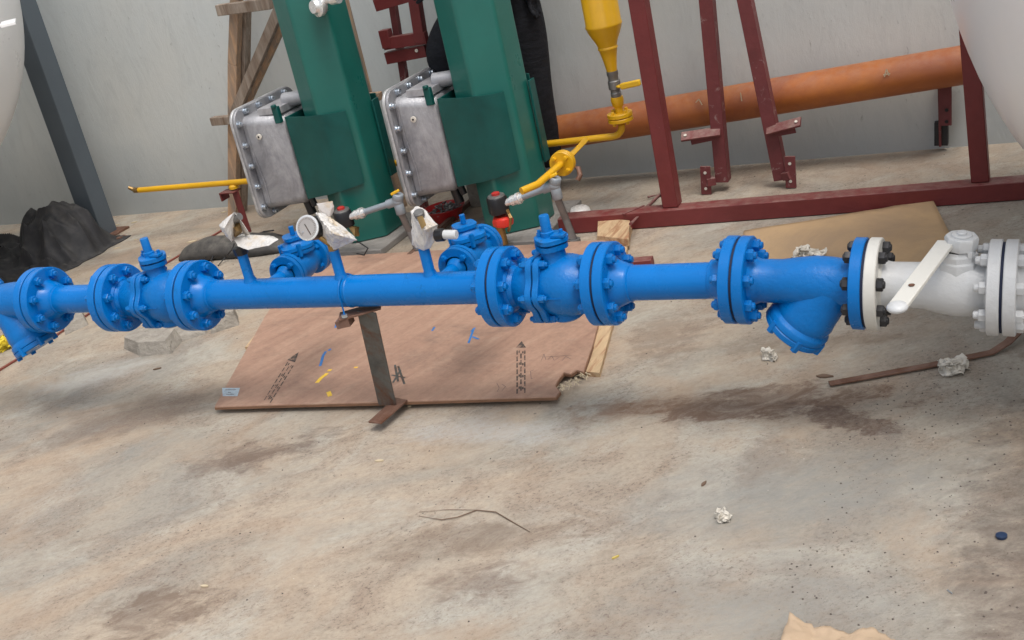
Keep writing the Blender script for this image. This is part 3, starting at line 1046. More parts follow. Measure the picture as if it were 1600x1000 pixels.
# ------------------------------------------------------------------ pipe stand
sd = thing('pipe_stand', (-1.885, 2.60, 0), 'weathered grey steel angle stand holding up the blue pipe, foot on the plywood edge', 'pipe stand')
tp, bt = Vector((-1.853, 2.585, .350)), Vector((-1.897, 2.622, .034))
mb = MB()
mb.beam(bt + Vector((-.0, -.022, 0)), tp + Vector((-.0, -.022, 0)), .060, .005, (0, 1, 0))
mb.beam(bt + Vector((-.0275, .008, 0)), tp + Vector((-.0275, .008, 0)), .005, .055, (0, 1, 0))
part('angle_post', mb, RUST, sd, bevel=.001)
mb = MB()
A = [gr(580, 675), gr(600, 677), gr(641, 641), gr(622, 637)]
mb.prism([(p.x, p.y) for p in A], .0290, .0350)
part('foot_plate', mb, RUST2, sd, bevel=.001)
mb = MB()
mb.beam((-1.935, 2.545, .344), (-1.825, 2.60, .353), .060, .006)
mb.beam((-1.940, 2.540, .328), (-1.900, 2.548, .332), .040, .022)
part('top_bracket', mb, RUST2, sd, bevel=.001)
mb = MB()
ub = []
o, d = ax(-1.905)
for k in range(25):
    a = R(-90) + 2 * PI * k / 24
    a = R(-20 + 220 * k / 24)
    ub.append((-1.905, PY - math.cos(a) * .0478 * (1), o.z + math.sin(a) * .0478))
ub = [(-1.905, PY - .0478, o.z - .056)] + ub + [(-1.905, PY + .0478, o.z - .056)]
mb.tube(ub, .0028, 8)
part('u_bolt', mb, BLUE2, sd)
mb = MB()
for s in (-1, 1):
    mb.lathe([(0, .009), (.009, .009)], (-1.905, PY + s * .0478, o.z - .058), (0, 0, 1), 6)
part('u_bolt_nut', mb, ZINC, sd)

# ------------------------------------------------------------------ plywood sheet and batten
pw = thing('plywood_sheet', (-2.1, 3.2, 0), 'reddish plywood sheet on the floor with stencilled arrows and a broken corner', 'plywood')
BLc, TLc = gr(337, 641, .015), gr(478, 408, .015)
BRc, TRc = gr(870, 626, .015), gr(962, 378, .015)
edge = [BLc, gr(430, 638, .015), gr(600, 634, .015), gr(760, 629, .015), BRc, gr(876, 618, .015), gr(869, 609, .015), gr(873, 600, .015), gr(882, 588, .015), gr(893, 590, .015), gr(902, 584, .015),
        gr(913, 587, .015), gr(915, 580, .015), gr(927, 545, .015), gr(935, 515, .015), TRc, gr(800, 389, .015), gr(640, 398, .015), TLc, gr(415, 500, .015)]
mb = MB()
mb.prism([(p.x, p.y) for p in edge], .016, .028)
part('sheet', mb, PLY, pw, bevel=.0008, smooth=False)
mb = MB()
ew = [(p.x, p.y) for p in edge[:14]]
for i in range(len(ew) - 1):
    a, b = Vector((*ew[i], .0205)), Vector((*ew[i + 1], .0205))
    mb.beam(a + Vector((0, .0005, 0)), b + Vector((0, .0005, 0)), .004, .0075)
part('edge_plies', mb, PLY_EDGE, pw)
mb = MB()
mb.beam((-2.72, 3.05, .008), (-2.92, 3.75, .008), .06, .0155)
part('support_strip', mb, WOODP, pw)
mb = MB()
for i in range(46):                         # splinters at the broken corner
    t = random.random()
    q = gr(872 + t * 44 + random.uniform(-3, 3), 606 - t * 24 + random.uniform(-4, 5), .024)
    mb.beam(q, q + Vector((random.uniform(.0, .02), random.uniform(-.022, .002), random.uniform(-.008, .006))), .0018, .0012)
part('splinters', mb, CHIP, pw, kind='stuff')
ZP = .0286


def strokes(segs, wd, m, name='printed_mark', z=ZP, parent=pw, label=None):
    mb = MB()
    for i, (x0, y0, x1, y1) in enumerate(segs):
        a, b = gr(x0, y0, z), gr(x1, y1, z)
        zz = z + .00005 * (i % 5)
        a.z = b.z = zz
        dd = (b - a)
        if dd.length < 1e-5:
            continue
        n = Vector((-dd.y, dd.x, 0)).normalized() * wd / 2
        mb.add([a + n, b + n, b - n, a - n], [(0, 1, 2, 3)])
    return part(name, mb, m, parent, smooth=False, label=label)


def dashed_arrow(p0, p1, tip, off=7):
    segs = []
    d = Vector(p1) - Vector(p0)
    n = Vector((-d.y, d.x)).normalized()
    for k, (o, ph) in enumerate(((-off, .0), (0, .06), (off, .02), (-off * .45, .1), (off * .5, .09))):
        t = ph
        while t < .86:
            a = Vector(p0) + d * t + n * o
            b = Vector(p0) + d * min(.9, t + (.10 if k < 3 else .05)) + n * o
            segs.append((a.x, a.y, b.x, b.y))
            t += .135 if k < 3 else .25
    s = strokes(segs, .0042, PRINT)
    a = gr(*tip[0], ZP + .0003)
    b = gr(*tip[1], ZP + .0003)
    c = gr(*tip[2], ZP + .0003)
    mb = MB()
    mb.add([a, b, c], [(0, 1, 2)])
    part('arrow_head', mb, PRINT, pw, smooth=False)


dashed_arrow((417, 628), (458, 562), ((467, 550), (449, 562), (461, 566)), 5)
dashed_arrow((814, 615), (814, 540), ((815, 533), (806, 543), (822, 543)), 6)
strokes([(776, 598, 780, 606), (780, 606, 777, 612), (784, 600, 790, 604), (790, 604, 784, 611), (829, 580, 834, 578), (829, 580, 830, 592), (830, 592, 836, 590),
         (846, 563, 850, 553), (850, 553, 853, 562), (856, 562, 862, 556), (862, 556, 866, 563), (868, 562, 874, 558), (878, 564, 884, 557), (884, 557, 892, 561),
         (848, 558, 893, 555)], .0018, INK, 'handwriting')
strokes([(617, 570, 622, 596), (612, 586, 633, 590), (622, 572, 632, 600), (614, 598, 626, 578)], .007, RUST, 'dirt_smear')
strokes([(500, 572, 504, 560), (503, 561, 506, 553), (514, 548, 516, 545), (505, 556, 509, 549)], .009, BPAINT, 'blue_paint_mark')
strokes([(732, 536, 740, 514), (738, 526, 748, 530), (675, 517, 679, 511), (736, 518, 742, 512), (524, 512, 527, 500)], .007, BPAINT, 'blue_paint_mark')
strokes([(495, 598, 502, 590), (500, 592, 507, 586), (506, 588, 511, 583), (514, 580, 516, 577), (513, 612, 516, 619), (555, 575, 557, 573)], .014, YPAINT, 'yellow_paint_mark').__setitem__('kind', 'stuff')
mb = MB()
q = [gr(347, 606, ZP), gr(375, 606, ZP), gr(371, 619, ZP), gr(348, 619, ZP)]
mb.add(q, [(0, 1, 2, 3)])
st = part('sticker', mb, STICK, pw, smooth=False)
strokes([(352, 609, 369, 609), (356, 613, 361, 613), (353, 616, 366, 616)], .0035, PRINT, 'sticker_print', ZP + .0004, st)

bt_ = thing('timber_batten', (-1.48, 3.4, 0), 'pale timber batten lying under the right edge of the plywood', 'batten')
mb = MB()
a0, a1 = gr(916, 590, 0), gr(953, 588, 0)
b0, b1 = gr(935, 352, 0), gr(985, 352, 0)
mb.prism([(gr(917, 588).x, gr(917, 588).y), (gr(938, 590).x, gr(938, 590).y), (gr(962, 500).x, gr(962, 500).y), (gr(984, 376).x, gr(984, 376).y),
          (gr(990, 354).x, gr(990, 354).y), (gr(936, 350).x, gr(936, 350).y)], .0005, .0155)
part('lower_strip', mb, WOODP, bt_, smooth=False)
mb = MB()
A = [gr(935, 378, .019), gr(984, 384, .019), gr(986, 354, .019), gr(936, 350, .019)]
mb.prism([(p.x, p.y) for p in A], .0158, .045)
part('end_block', mb, WOODP, bt_, bevel=.002, smooth=False)

# ------------------------------------------------------------------ green columns with junction boxes
def dispenser(X, lid_x, rb, name_l, top_valve):
    """green pipe column, wrap-round shroud, cast junction box with a bolted lid"""
    CY = 4.15
    root = thing('green_column', (X, CY, 0), name_l, 'column', 'green columns with grey junction boxes')
    mb = MB()
    # six folded faces with softly rounded bends
    def hexa(a):
        t = (math.degrees(PI - a) + 62 + 30) % 60 - 30
        return min(.1262 / math.cos(R(t)), .1420)
    mb.lathe([(.030, .94), (.034, 1), (2.30, 1), (2.33, .9)], (X, CY, 0), (0, 0, 1), 180, hexa)
    part('shaft', mb, GREEN, root, ang=50)
    mb = MB()
    mb.box((X - .02, CY - .0, .0145), (.40, .46, .029))
    part('plinth', mb, CONC2, root, bevel=.004)
    # shroud, U-shaped sheet in plan
    xl = rb
    z0, z1 = .232, .592
    xl += .006
    pts = [(xl, CY - .112)]
    pts += [(X - .05, CY - .150)]
    for k in range(9):
        a = R(-100 + 55 * k / 8)
        pts.append((X + .146 * math.cos(a), CY + .149 * math.sin(a)))
    for k in range(8, -1, -1):
        a = R(-100 + 55 * k / 8)
        pts.append((X + .1405 * math.cos(a), CY + .1435 * math.sin(a)))
    pts += [(X - .05, CY - .144), (xl, CY - .106)]
    mb = MB()
    # bottom edge rises to the right as the sheet wraps round
    n = len(pts)
    vs = []
    for (px, py) in pts:
        t = max(0, min(1, (px - xl) / .32))
        vs.append((px, py, z0 + .052 * t))
    for (px, py) in pts:
        vs.append((px, py, z1 - .006 * max(0, (px - X) / .14)))
    fs = [(i, (i + 1) % n, n + (i + 1) % n, n + i) for i in range(n)]
    half = n // 2
    for base in (0, n):
        for i in range(half - 1):
            j = n - 1 - i
            fs.append((base + i, base + i + 1, base + j - 1, base + j))
    mb.add(vs, fs)
    part('shroud', mb, GREEN2, root, ang=30)
    mb = MB()
    mb.box((xl + .006, CY + .02, (z0 + z1) / 2), (.008, .25, z1 - z0))
    mb.box(((xl + X) / 2, CY + .152, (z0 + z1) / 2 + .03), (X - xl + .2, .005, z1 - z0 - .06))
    part('shroud_back_plate', mb, GREEN2, root, bevel=.002)
    mb = MB()
    mb.box((X + .140, CY + .070, .42), (.010, .050, .33))
    part('rear_plate', mb, GREEN2, root, bevel=.002)
    # junction box: lid flange + body, both rounded rectangles in the YZ plane
    def rrect(y0, y1, za, zb, r, n=7):
        out = []
        for cx, cz, a0 in ((y1 - r, zb - r, 0), (y0 + r, zb - r, 90), (y0 + r, za + r, 180), (y1 - r, za + r, 270)):
            for k in range(n):
                a = R(a0 + 90 * k / (n - 1))
                out.append((cx + r * math.cos(a), cz + r * math.sin(a)))
        return out
    MX = Matrix(((0, 0, 1, 0), (1, 0, 0, 0), (0, 1, 0, 0), (0, 0, 0, 1)))
    y0, y1, za, zb = 3.985, 4.450, .163, .652
    mb = MB()
    mb.prism(rrect(y0, y1, za, zb, .060), 0, .013, Matrix.Translation((lid_x, 0, 0)) @ MX)
    part('box_lid', mb, ALUF, root, bevel=.003, ang=25)
    mb = MB()
    mb.prism(rrect(y0 + .002, y1 - .002, za + .002, zb - .002, .058), .0145, .028, Matrix.Translation((lid_x, 0, 0)) @ MX)
    jb = part('box_flange', mb, ALU, root, bevel=.003, ang=25)
    mb = MB()
    pa = rrect(y0 + .038, y1 - .038, za + .038, zb - .038, .036)
    pb = rrect(y0 + .052, y1 - .052, za + .050, zb - .052, .045)
    xa, xb = lid_x + .027, rb - .004
    n = len(pa)
    vs = [(xa, a, b) for a, b in pa] + [(xb - .02, a + (c_ - a) * .7, b + (d_ - b) * .7) for (a, b), (c_, d_) in zip(pa, pb)] + \
         [(xb, c_ + (4.23 - c_) * .05, d_ + (.41 - d_) * .05) for c_, d_ in pb]
    fs = [(i, (i + 1) % n, n + (i + 1) % n, n + i) for i in range(n)] + [(n + i, n + (i + 1) % n, 2 * n + (i + 1) % n, 2 * n + i) for i in range(n)]
    fs += [tuple(range(n)), tuple(range(2 * n, 3 * n))]
    mb.add(vs, fs)
    body = part('junction_box', mb, ALU, root, ang=40, bevel=.010, seg=3)
    mb = MB()   # casting rib beside the flange
    mb.tube([(lid_x + .045, y0 + .037, zb - .07), (lid_x + .047, y0 + .036, za + .30), (lid_x + .062, y0 + .036, za + .16), (lid_x + .058, y0 + .037, za + .07)], .0035, 8)
    part('casting_rib', mb, ALU, body)
    hb = bpy.data.meshes.get('lid_bolt')
    if not hb:
        q = MB()
        q.lathe([(0, .0145), (.004, .0145), (.0045, .0095), (.013, .0110), (.018, .0095), (.020, .005)], (0, 0, 0), (1, 0, 0), 12)
        hb = q.mesh('lid_bolt', ZINC, ang=25)
    ym, zm = (y0 + y1) / 2, (za + zb) / 2
    spots = []
    m_ = .019
    for k in range(5):
        spots.append((y0 + m_, za + .06 + (zb - za - .12) * k / 4))
        spots.append((y1 - m_, za + .06 + (zb - za - .12) * k / 4))
    for k in range(4):
        spots.append((y0 + .085 + (y1 - y0 - .17) * k / 3, zb - m_))
        spots.append((y0 + .085 + (y1 - y0 - .17) * k / 3, za + m_))
    for yy, zz in spots:
        b = link('lid_bolt', hb, jb, Vector((lid_x + .028, yy, zz)) - world_of(jb))
        b.rotation_euler = (random.uniform(0, 3), 0, 0)
    mb = MB()
    c = Vector((lid_x + .105, y0 + .036, zb - .125))
    mb.lathe([(0, .0125), (.004, .0125), (.005, .010)], c, (0, -1, 0), 20)
    st = part('earth_stud', mb, PAPER, body)
    mb = MB()
    mb.lathe([(.004, .0045), (.0075, .0040)], c, (0, -1, 0), 10)
    part('stud_tip', mb, BLACK, st)
    # hub and strap on top of the box
    mb = MB()
    zt = zb + .005
    mb.lathe([(0, .026), (.004, .030), (.12, .030), (.124, .027)], (rb - .045, CY - .02, zt - .012), (1, .15, 0), 28)
    mb.box((rb - .07, CY + .0, zt - .035), (.12, .20, .030))
    part('conduit_hub', mb, ALU, body, bevel=.002)
    mb = MB()
    mb.box((rb - .024, CY - .115, zb - .045), (.030, .022, .070))
    mb.lathe([(0, .012), (.012, .012)], (rb - .024, CY - .125, zb - .012), (0, 0, 1), 12)
    part('green_strap', mb, GREEN2, body, bevel=.003)
    mb = MB()   # small gland with a bolt under the box
    mb.cyl((rb - .04, CY - .06, .215), (rb - .03, CY - .06, .150), .020, 16)
    mb.cyl((rb - .00, CY - .08, .232), (rb + .01, CY - .08, .190), .014, 16)
    part('bottom_gland', mb, BLACK, body)
    if top_valve:
        mb = MB()
        c = Vector((X + .145, CY - .165, 1.015))
        mb.lathe([(0, .030), (.010, .038), (.030, .040), (.036, .030), (.05, .024)], c + Vector((.02, .01, 0)), (-.4, -1, .1), 28)
        mb.lathe([(0, .018), (.05, .018), (.055, .026), (.09, .026)], c + Vector((.02, 0, .02)), (1, -.1, .05), 20)
        part('sight_valve', mb, CHROME, root)
        mb = MB()
        mb.box((X + .125, CY - .12, 1.03), (.05, .06, .09))
        part('valve_boss', mb, GREEN, root, bevel=.004)
    return root


dispenser(-2.862, -3.303, -3.062, 'left green pipe column with a bolted grey junction box and shroud', True)
dispenser(-2.142, -2.545, -2.332, 'right green pipe column with a bolted grey junction box, beside the yellow piping', False)


def solenoid(cx, ex, lx, zc, ze, label, union):
    Y = 3.90
    root = thing('solenoid_valve', (cx, Y, 0), label, 'solenoid valve', 'solenoid valves with grey conduit')
    mb = MB()
    mb.lathe([(-.036, .035), (-.032, .040), (.026, .040), (.032, .036)], (cx, Y, zc), (0, 0, 1), 24, lambda a: 1 + .07 * math.cos(4 * a))
    part('coil', mb, BLACK, root, ang=40)
    mb = MB()
    mb.lathe([(0, .034), (.006, .032)], (cx, Y, zc + .032), (0, 0, 1), 24)
    part('coil_plate', mb, GREYM, root)
    mb = MB()
    mb.lathe([(0, .016), (.010, .016), (.013, .010)], (cx, Y, zc + .037), (0, 0, 1), 12)
    part('red_cap', mb, REDCAP, root)
    mb = MB()
    a = Vector((cx + .030, Y, zc + .002))
    e = Vector((ex, Y, ze))
    d = (e - a).normalized()
    mb.lathe([(0, .014), (.03, .014), (.032, .020), (.048, .020), (.050, .016), (.056, .016), (.058, .023), (.070, .023), (.072, .016), (.085, .015)], a, d, 12)
    part('conduit_fitting', mb, CHROME, root, ang=25)
    mb = MB()
    mb.cyl(a + d * .08, e, .0130, 20)
    mb.lathe([(0, .018), (.055, .018)], e - d * .050, d, 20)
    part('conduit', mb, GREYP, root)
    mb = MB()
    mb.ball(e, .023, 3, (1, 1, 1))
    mb.cyl(e, e + Vector((.012, 0, .030)), .022, 20, cham=.003)
    mb.cyl(e, e + Vector((.003, 0, -.055)), .020, 20, cham=.003)
    part('elbow', mb, GREYP, root, ang=50)
    mb = MB()
    mb.tube([e + Vector((.002, 0, -.05)), Vector((lx, Y + .01, .02))], .0145, 20)
    mb.cyl((lx, Y + .01, .03), (lx, Y + .01, 0.0), .024, 20)
    part('conduit_leg', mb, GREYM, root)
    mb = MB()
    mb.beam(e + Vector((-.012, -.012, .034)), e + Vector((.022, -.006, .046)), .016, .010)
    part('yellow_tag', mb, YELH, root, bevel=.002)
    mb = MB()
    if union:
        mb.lathe([(0, .030), (.006, .040), (.022, .042), (.034, .038), (.040, .028)], (cx + .006, Y - .005, zc - .086), (.1, 0, 1), 9)
        part('red_union', mb, REDU, root, ang=25)
        mb = MB()
        mb.tube([(cx + .040, Y - .01, zc - .02), (cx + .052, Y - .02, zc - .05), (cx + .040, Y - .02, zc - .085), (cx + .02, Y, zc - .11)], .006, 10)
        mb.cyl((cx - .012, Y, zc - .09), (cx - .012, Y, .029), .017, 16)
        part('brass_body', mb, BRASS, root)
    else:
        mb.hull([(cx + x_, Y + y_, zc - z_) for x_, y_, z_ in ((.02, -.01, .03), (.05, -.01, .04), (.05, .02, .05), (.02, .02, .05), (.045, -.02, .075), (.03, .0, .085), (.05, 0, .08))],
                2, .007, 60, 3)
        part('brass_body', mb, BRASS, root)
        mb = MB()
        mb.tube([(cx + .05, Y - .03, zc - .09), (cx + .09, Y - .05, zc - .10), (cx + .12, Y - .06, zc - .115), (cx + .10, Y - .07, zc - .14), (cx + .06, Y - .06, zc - .135)], .003, 8)
        part('lead_wire', mb, BLACK, root)
    return root


solenoid(-2.805, -2.530, -2.500, .182, .236, 'black solenoid valve and conduit on the left green column', False)
solenoid(-2.092, -1.842, -1.812, .192, .250, 'black solenoid valve over an orange-red union on the right green column', True)
mb = MB()
mb.hull([at(540, 312, 3.95), at(556, 311, 3.95), at(560, 327, 3.95), at(556, 340, 3.97), at(549, 325, 3.90), at(542, 322, 3.97)], 2, .005, 40, 4)
mb2 = MB()
mb2.hull([at(494, 318, 3.86), at(520, 314, 3.88), at(522, 330, 3.88), at(514, 340, 3.86), at(500, 330, 3.86), at(508, 322, 3.94)], 2, .005, 40, 4)
solo('plastic_scrap', mb2, WRAP, at(508, 340, 3.9), 'white plastic scrap stuck under the left grey junction box', 'plastic scrap', ang=25)

# ------------------------------------------------------------------ yellow piping with hanging strainer pot
yp = thing('yellow_piping', (-1.715, 4.35, 0), 'yellow pipework with a hanging tapered pot, hand valve and flanges', 'piping')
YX, YY = -1.715, 4.35
mb = MB()
mb.lathe([(.548, .0200), (.560, .0215), (.600, .028), (.635, .036), (.638, .039), (.644, .039), (.647, .037), (.665, .043), (.690, .056), (.712, .066), (.722, .0690), (.726, .0715),
          (.733, .0715), (.737, .0690), (1.60, .0690), (1.66, .05), (1.68, .02)], (YX, YY, 0), (0, 0, 1), 64)
part('strainer_pot', mb, YEL, yp, ang=40)
mb = MB()
mb.lathe([(.448, .0200), (.462, .0215), (.466, .0190), (.476, .0190), (.480, .0245), (.510, .0245), (.514, .0205), (.530, .0205), (.534, .0225), (.550, .0225)], (YX, YY, 0), (0, 0, 1), 24)
part('hand_valve', mb, GREYM, yp, ang=30)
mb = MB()
mb.beam((YX + .018, YY - .02, .492), (YX + .040, YY - .03, .492), .020, .010)
mb.beam((YX + .036, YY - .03, .492), (YX + .118, YY - .03, .500), .020, .024)
part('valve_handle', mb, YELH, yp, bevel=.005)
mb = MB()
mb.lathe([(.382, .016), (.405, .016), (.412, .022), (.435, .026), (.448, .024)], (YX, YY, 0), (0, 0, 1), 24)
part('pipe_neck', mb, YEL, yp)
for z0, z1, nm in ((.349, .364, 0), (.367, .384, 1)):
    mb = MB()
    mb.lathe([(z0, .048), (z0 + .002, .050), (z1 - .002, .050), (z1, .048)], (YX, YY, 0), (0, 0, 1), 40)
    fl = part('flange', mb, YEL, yp, ang=30)
bm_y = MB()
bm_y.lathe([(-.028, .007), (-.018, .009), (.018, .009), (.028, .007)], (0, 0, 0), (0, 0, 1), 6)
bmy = bm_y.mesh('yellow_bolt', YEL, ang=25)
for k in range(4):
    a = PI / 4 + k * PI / 2 + .3
    link('bolt', bmy, fl, Vector((YX + .036 * math.cos(a), YY + .036 * math.sin(a), .3665)) - world_of(fl))
mb = MB()
pts = [(YX, YY, .350), (YX, YY, .335)]
for k in range(1, 7):
    a = R(15 * k)
    pts.append((YX - .045 * (1 - math.cos(a)), YY, .335 - .045 * math.sin(a)))
pts += [(-1.85, YY, .289), (-2.08, YY, .285), (-2.81, YY, .265), (-3.62, YY, .246), (-4.27, YY, .252)]
mb.tube(pts, .0138, 20)
part('pipe_run', mb, YEL, yp, ang=60)
mb = MB()
mb.tube([(-1.875, 4.35, .288), (-1.855, 4.12, .292), (-1.86, 3.80, .290), (-1.90, 3.74, .288)], .0138, 20)
part('pipe_branch', mb, YEL, yp, ang=60)
mb = MB()
for s in (0, 1):
    mb.lathe([(s * .018, .046), (s * .018 + .002, .048), (s * .018 + .014, .048), (s * .018 + .015, .046)], (-1.853, 4.02, .292), (-.05, 1, 0), 40)
fl = part('flange', mb, YEL, yp, ang=30)
for k in range(4):
    a = PI / 4 + k * PI / 2
    b = link('bolt', bmy, fl, Vector((-1.853 + .034 * math.cos(a), 4.035, .292 + .034 * math.sin(a))) - world_of(fl))
    b.rotation_euler = (R(90), 0, 0)
mb = MB()
mb.tube([(-1.83, 4.06, .272), (-1.80, 4.05, .262), (-1.79, 4.03, .240), (-1.80, 4.02, .225)], .010, 12)
part('drain_elbow', mb, RUST2, yp)
mb = MB()
mb.lathe([(0, .010), (.02, .010), (.022, .014), (.045, .014)], (-4.255, YY, .252), (-1, 0, .05), 12)
mb.lathe([(0, .011), (.03, .008)], (-4.30, YY, .256), (-.6, -.3, .5), 12)
part('end_fitting', mb, BRASS, yp)
mb = MB()
mb.lathe([(0, .024), (.012, .024), (.02, .014)], (-3.69, YY, .218), (0, 0, 1), 16)
part('pipe_rest', mb, YEL, yp)

rp = thing('pipe_rest_post', (-3.69, 4.34, 0), 'short dark red angle post under the far left yellow pipe', 'post')
mb = MB()
mb.beam((-3.678, 4.34, 0), (-3.682, 4.34, .205), .036, .005, (0, 1, 0))
mb.beam((-3.694, 4.352, 0), (-3.698, 4.352, .205), .005, .030, (0, 1, 0))
part('upright', mb, RED, rp, bevel=.001)
mb = MB()
mb.box((-3.712, 4.34, .208), (.09, .06, .006))
mb.box((-3.752, 4.34, .190), (.008, .06, .040))
part('top_bracket', mb, RED, rp, bevel=.001)

# ------------------------------------------------------------------ red oxide steel frame
rf = thing('steel_skid', (-1.0, 4.15, 0), 'dark red steel floor frame with two uprights in front of the orange pipe', 'frame')
mb = MB()
mb.beam((-1.93, 4.080, .034), (.55, 4.185, .034), .075, .064)
part('floor_beam', mb, RED, rf, bevel=.003)
mb = MB()
mb.beam((-1.478, 4.115, .067), (-1.478, 4.135, 2.1), .060, .060, (0, 1, 0))
part('upright', mb, RED, rf, bevel=.003)
mb = MB()
mb.beam((-.392, 4.160, .067), (-.412, 4.180, 2.1), .058, .058, (0, 1, 0))
part('upright', mb, RED, rf, bevel=.003)
mb = MB()
mb.beam((-1.655, 4.05, .0655), (-1.600, 4.135, .0655), .012, .006)
part('weld_bead', mb, RED2, rf)
mb = MB()
mb.beam((-1.64, 4.05, .02), (-1.66, 3.90, .02), .030, .030)
part('stub_beam', mb, RED, rf, bevel=.002)

mb = MB()
mb.beam(gr(955, 416, .02), gr(1020, 410, .02), .045, .035)
solo('steel_offcut', mb, RED, gr(990, 412), 'short dark red steel offcut on the floor behind the blue flange', 'steel offcut', bevel=.002)


def C3(x, y, Y):
    return at(x, y, Y)


# leaning bracket arms behind the frame
def bracket(name_l, top, bot, arm0, arm1, foot, footbar, Y):
    b = thing('wall_bracket', (bot[0], Y, 0), name_l, 'bracket', 'dark red steel brackets leaning on the wall')
    mb = MB()
    T = Vector((top[0], Y, top[1]))
    Bt = Vector((bot[0], Y, bot[1]))
    dirn = (T - Bt).normalized()
    mb.beam(Bt, T + dirn * .9, .052, .050, (0, 1, 0))
    part('bar', mb, RED2, b, bevel=.002)
    mb = MB()
    A0, A1 = Vector((arm0[0], Y - .03, arm0[1])), Vector((arm1[0], Y - .045, arm1[1]))
    mb.beam(A0, A1, .042, .010, (0, -.7, 1))
    mb.beam(A0 + Vector((0, .01, -.012)), A0.lerp(A1, .8) + Vector((0, .01, -.020)), .006, .040, (0, 0, 1))
    part('arm', mb, RED2, b, bevel=.001)
    mb = MB()
    q = A0.lerp(A1, .88) + Vector((0, -.006, .006))
    mb.lathe([(0, .006), (.002, .006)], q, (0, -.6, 1), 10)
    part('arm_hole', mb, PAPER, b)
    mb = MB()
    F0, F1 = Vector((foot[0], Y - .04, foot[1])), Vector((foot[2], Y - .04, foot[3]))
    mb.beam(F0, F1, .040, .010, (0, 1, 0))
    mb.beam(Vector((footbar[0], Y - .02, footbar[1])), Vector((footbar[2], Y - .035, footbar[3])), .030, .045, (0, 1, 0))
    part('foot_plate', mb, RED2, b, bevel=.001)
    for t in (.22, .78):
        mb = MB()
        q = F0.lerp(F1, t) + Vector((0, -.006, 0))
        mb.lathe([(0, .006), (.002, .006)], q, (0, -1, 0), 10)
        part('bolt_hole', mb, PAPER, b)
    return b


bracket('dark red bracket right of the tall upright, its arm pointing left', (-1.330, .749), (-1.372, .040), (-1.345, .250), (-1.500, .246), (-1.424, .118, -1.436, .002), (-1.40, .052, -1.43, .052), 4.45)
bracket('dark red leaning bracket with its upper arm pointing right', (-1.187, .729), (-1.140, .030), (-1.165, .235), (-1.030, .262), (-1.088, .130, -1.098, -.0 + .004), (-1.12, .050, -1.09, .058), 4.45)

lb = thing('wall_bracket', (-2.62, 4.42, 0), 'dark red C-shaped bracket on a weathered post between the green columns', 'bracket', 'dark red steel brackets leaning on the wall')
Yb = 4.42
mb = MB()
mb.beam(at(588, 8, Yb), at(642, -8, Yb), .05, .035, (0, 1, 0))
mb.beam(at(644, -30, Yb), at(659, 66, Yb), .047, .040, (0, 1, 0))
mb.beam(at(601, 46, Yb), at(608, 74, Yb), .045, .040, (0, 1, 0))
mb.beam(at(601, 68, Yb), at(667, 58, Yb), .050, .035, (0, 1, 0))
part('c_frame', mb, RED, lb, bevel=.002)
mb = MB()
mb.beam(at(606, 90, Yb + .02), at(668, 78, Yb + .02), .050, .045, (0, 1, 0))
part('lower_channel', mb, RED, lb, bevel=.002)
mb = MB()
q = at(651, 79, Yb - .01)
mb.lathe([(0, .007), (.004, .007)], q, (0, -1, 0), 10)
part('bolt_hole', mb, PAPER, lb)
mb = MB()
mb.beam(Vector((-2.775, Yb + .06, 0)), at(610, -20, Yb + .06), .030, .030, (0, 1, 0))
part('weathered_post', mb, RED2, lb, bevel=.002)

# orange pipe on its wall bracket
mb = MB()
a, b = Vector((-2.185, 4.640, .248)), Vector((-.455, 4.640, .352))
d = (b - a).normalized()
L = (b - a).length
x_, y_, _ = frame_of(d)
seg = 48
vs, fs = [], []
prof = [(0, .066), (0, .072), (L, .072), (L, .066)]
for t, r in prof:
    for k in range(seg):
        an = 2 * PI * k / seg
        vs.append(a + d * t + (x_ * math.cos(an) + y_ * math.sin(an)) * r)
for i in range(4):
    for k in range(seg):
        k2 = (k + 1) % seg
        j = (i + 1) % 4
        fs.append((i * seg + k, i * seg + k2, j * seg + k2, j * seg + k))
mb.add(vs, fs)
op = solo('steel_pipe', mb, ORAN, a, 'thick orange-brown primed pipe lying along the foot of the wall', 'pipe', ang=30)
mb = MB()
q = at(895, 183, 4.57)
mb.lathe([(0, .012), (.004, .012)], at(897, 187, 4.575), (0, -1, 0), 16)
mb.v, mb.f = [], []
for (x0, y0, x1, y1) in ((1382, 120, 1385, 108), (1385, 108, 1389, 118), (1380, 117, 1391, 115), (1087, 160, 1092, 155), (1092, 155, 1097, 164), (1157, 145, 1159, 158)):
    p0, p1 = at(x0, y0, 4.5675), at(x1, y1, 4.5675)
    mb.beam(p0, p1, .004, .0015, (0, 1, 0))
part('chalk_mark', mb, CHIP, op, kind='stuff')

wbk = thing('wall_bracket', (-.565, 4.72, 0), 'dark red drilled angle bracket under the right end of the orange pipe', 'bracket', 'dark red steel brackets leaning on the wall')
mb = MB()
mb.beam(at(1477, 125, 4.70), at(1477, 196, 4.70), .046, .008, (0, 1, 0))
mb.beam(at(1468, 128, 4.735), at(1470, 226, 4.735), .008, .060, (0, 1, 0))
part('angle', mb, RED2, wbk, bevel=.001)
mb = MB()
mb.beam(at(1471, 190, 4.74), at(1471, 226, 4.74), .05, .03, (0, 1, 0))
part('lower_leg', mb, BLACKS, wbk, bevel=.001)
for yy in (172, 190):
    mb = MB()
    mb.lathe([(0, .007), (.002, .007)], at(1479, yy, 4.694), (0, -1, 0), 10)
    part('bolt_hole', mb, BLACK, wbk)

# ------------------------------------------------------------------ timber trestle
tt = thing('timber_trestle', (-3.9, 4.6, 0), 'rough timber trestle of posts and braces leaning on the wall', 'trestle')


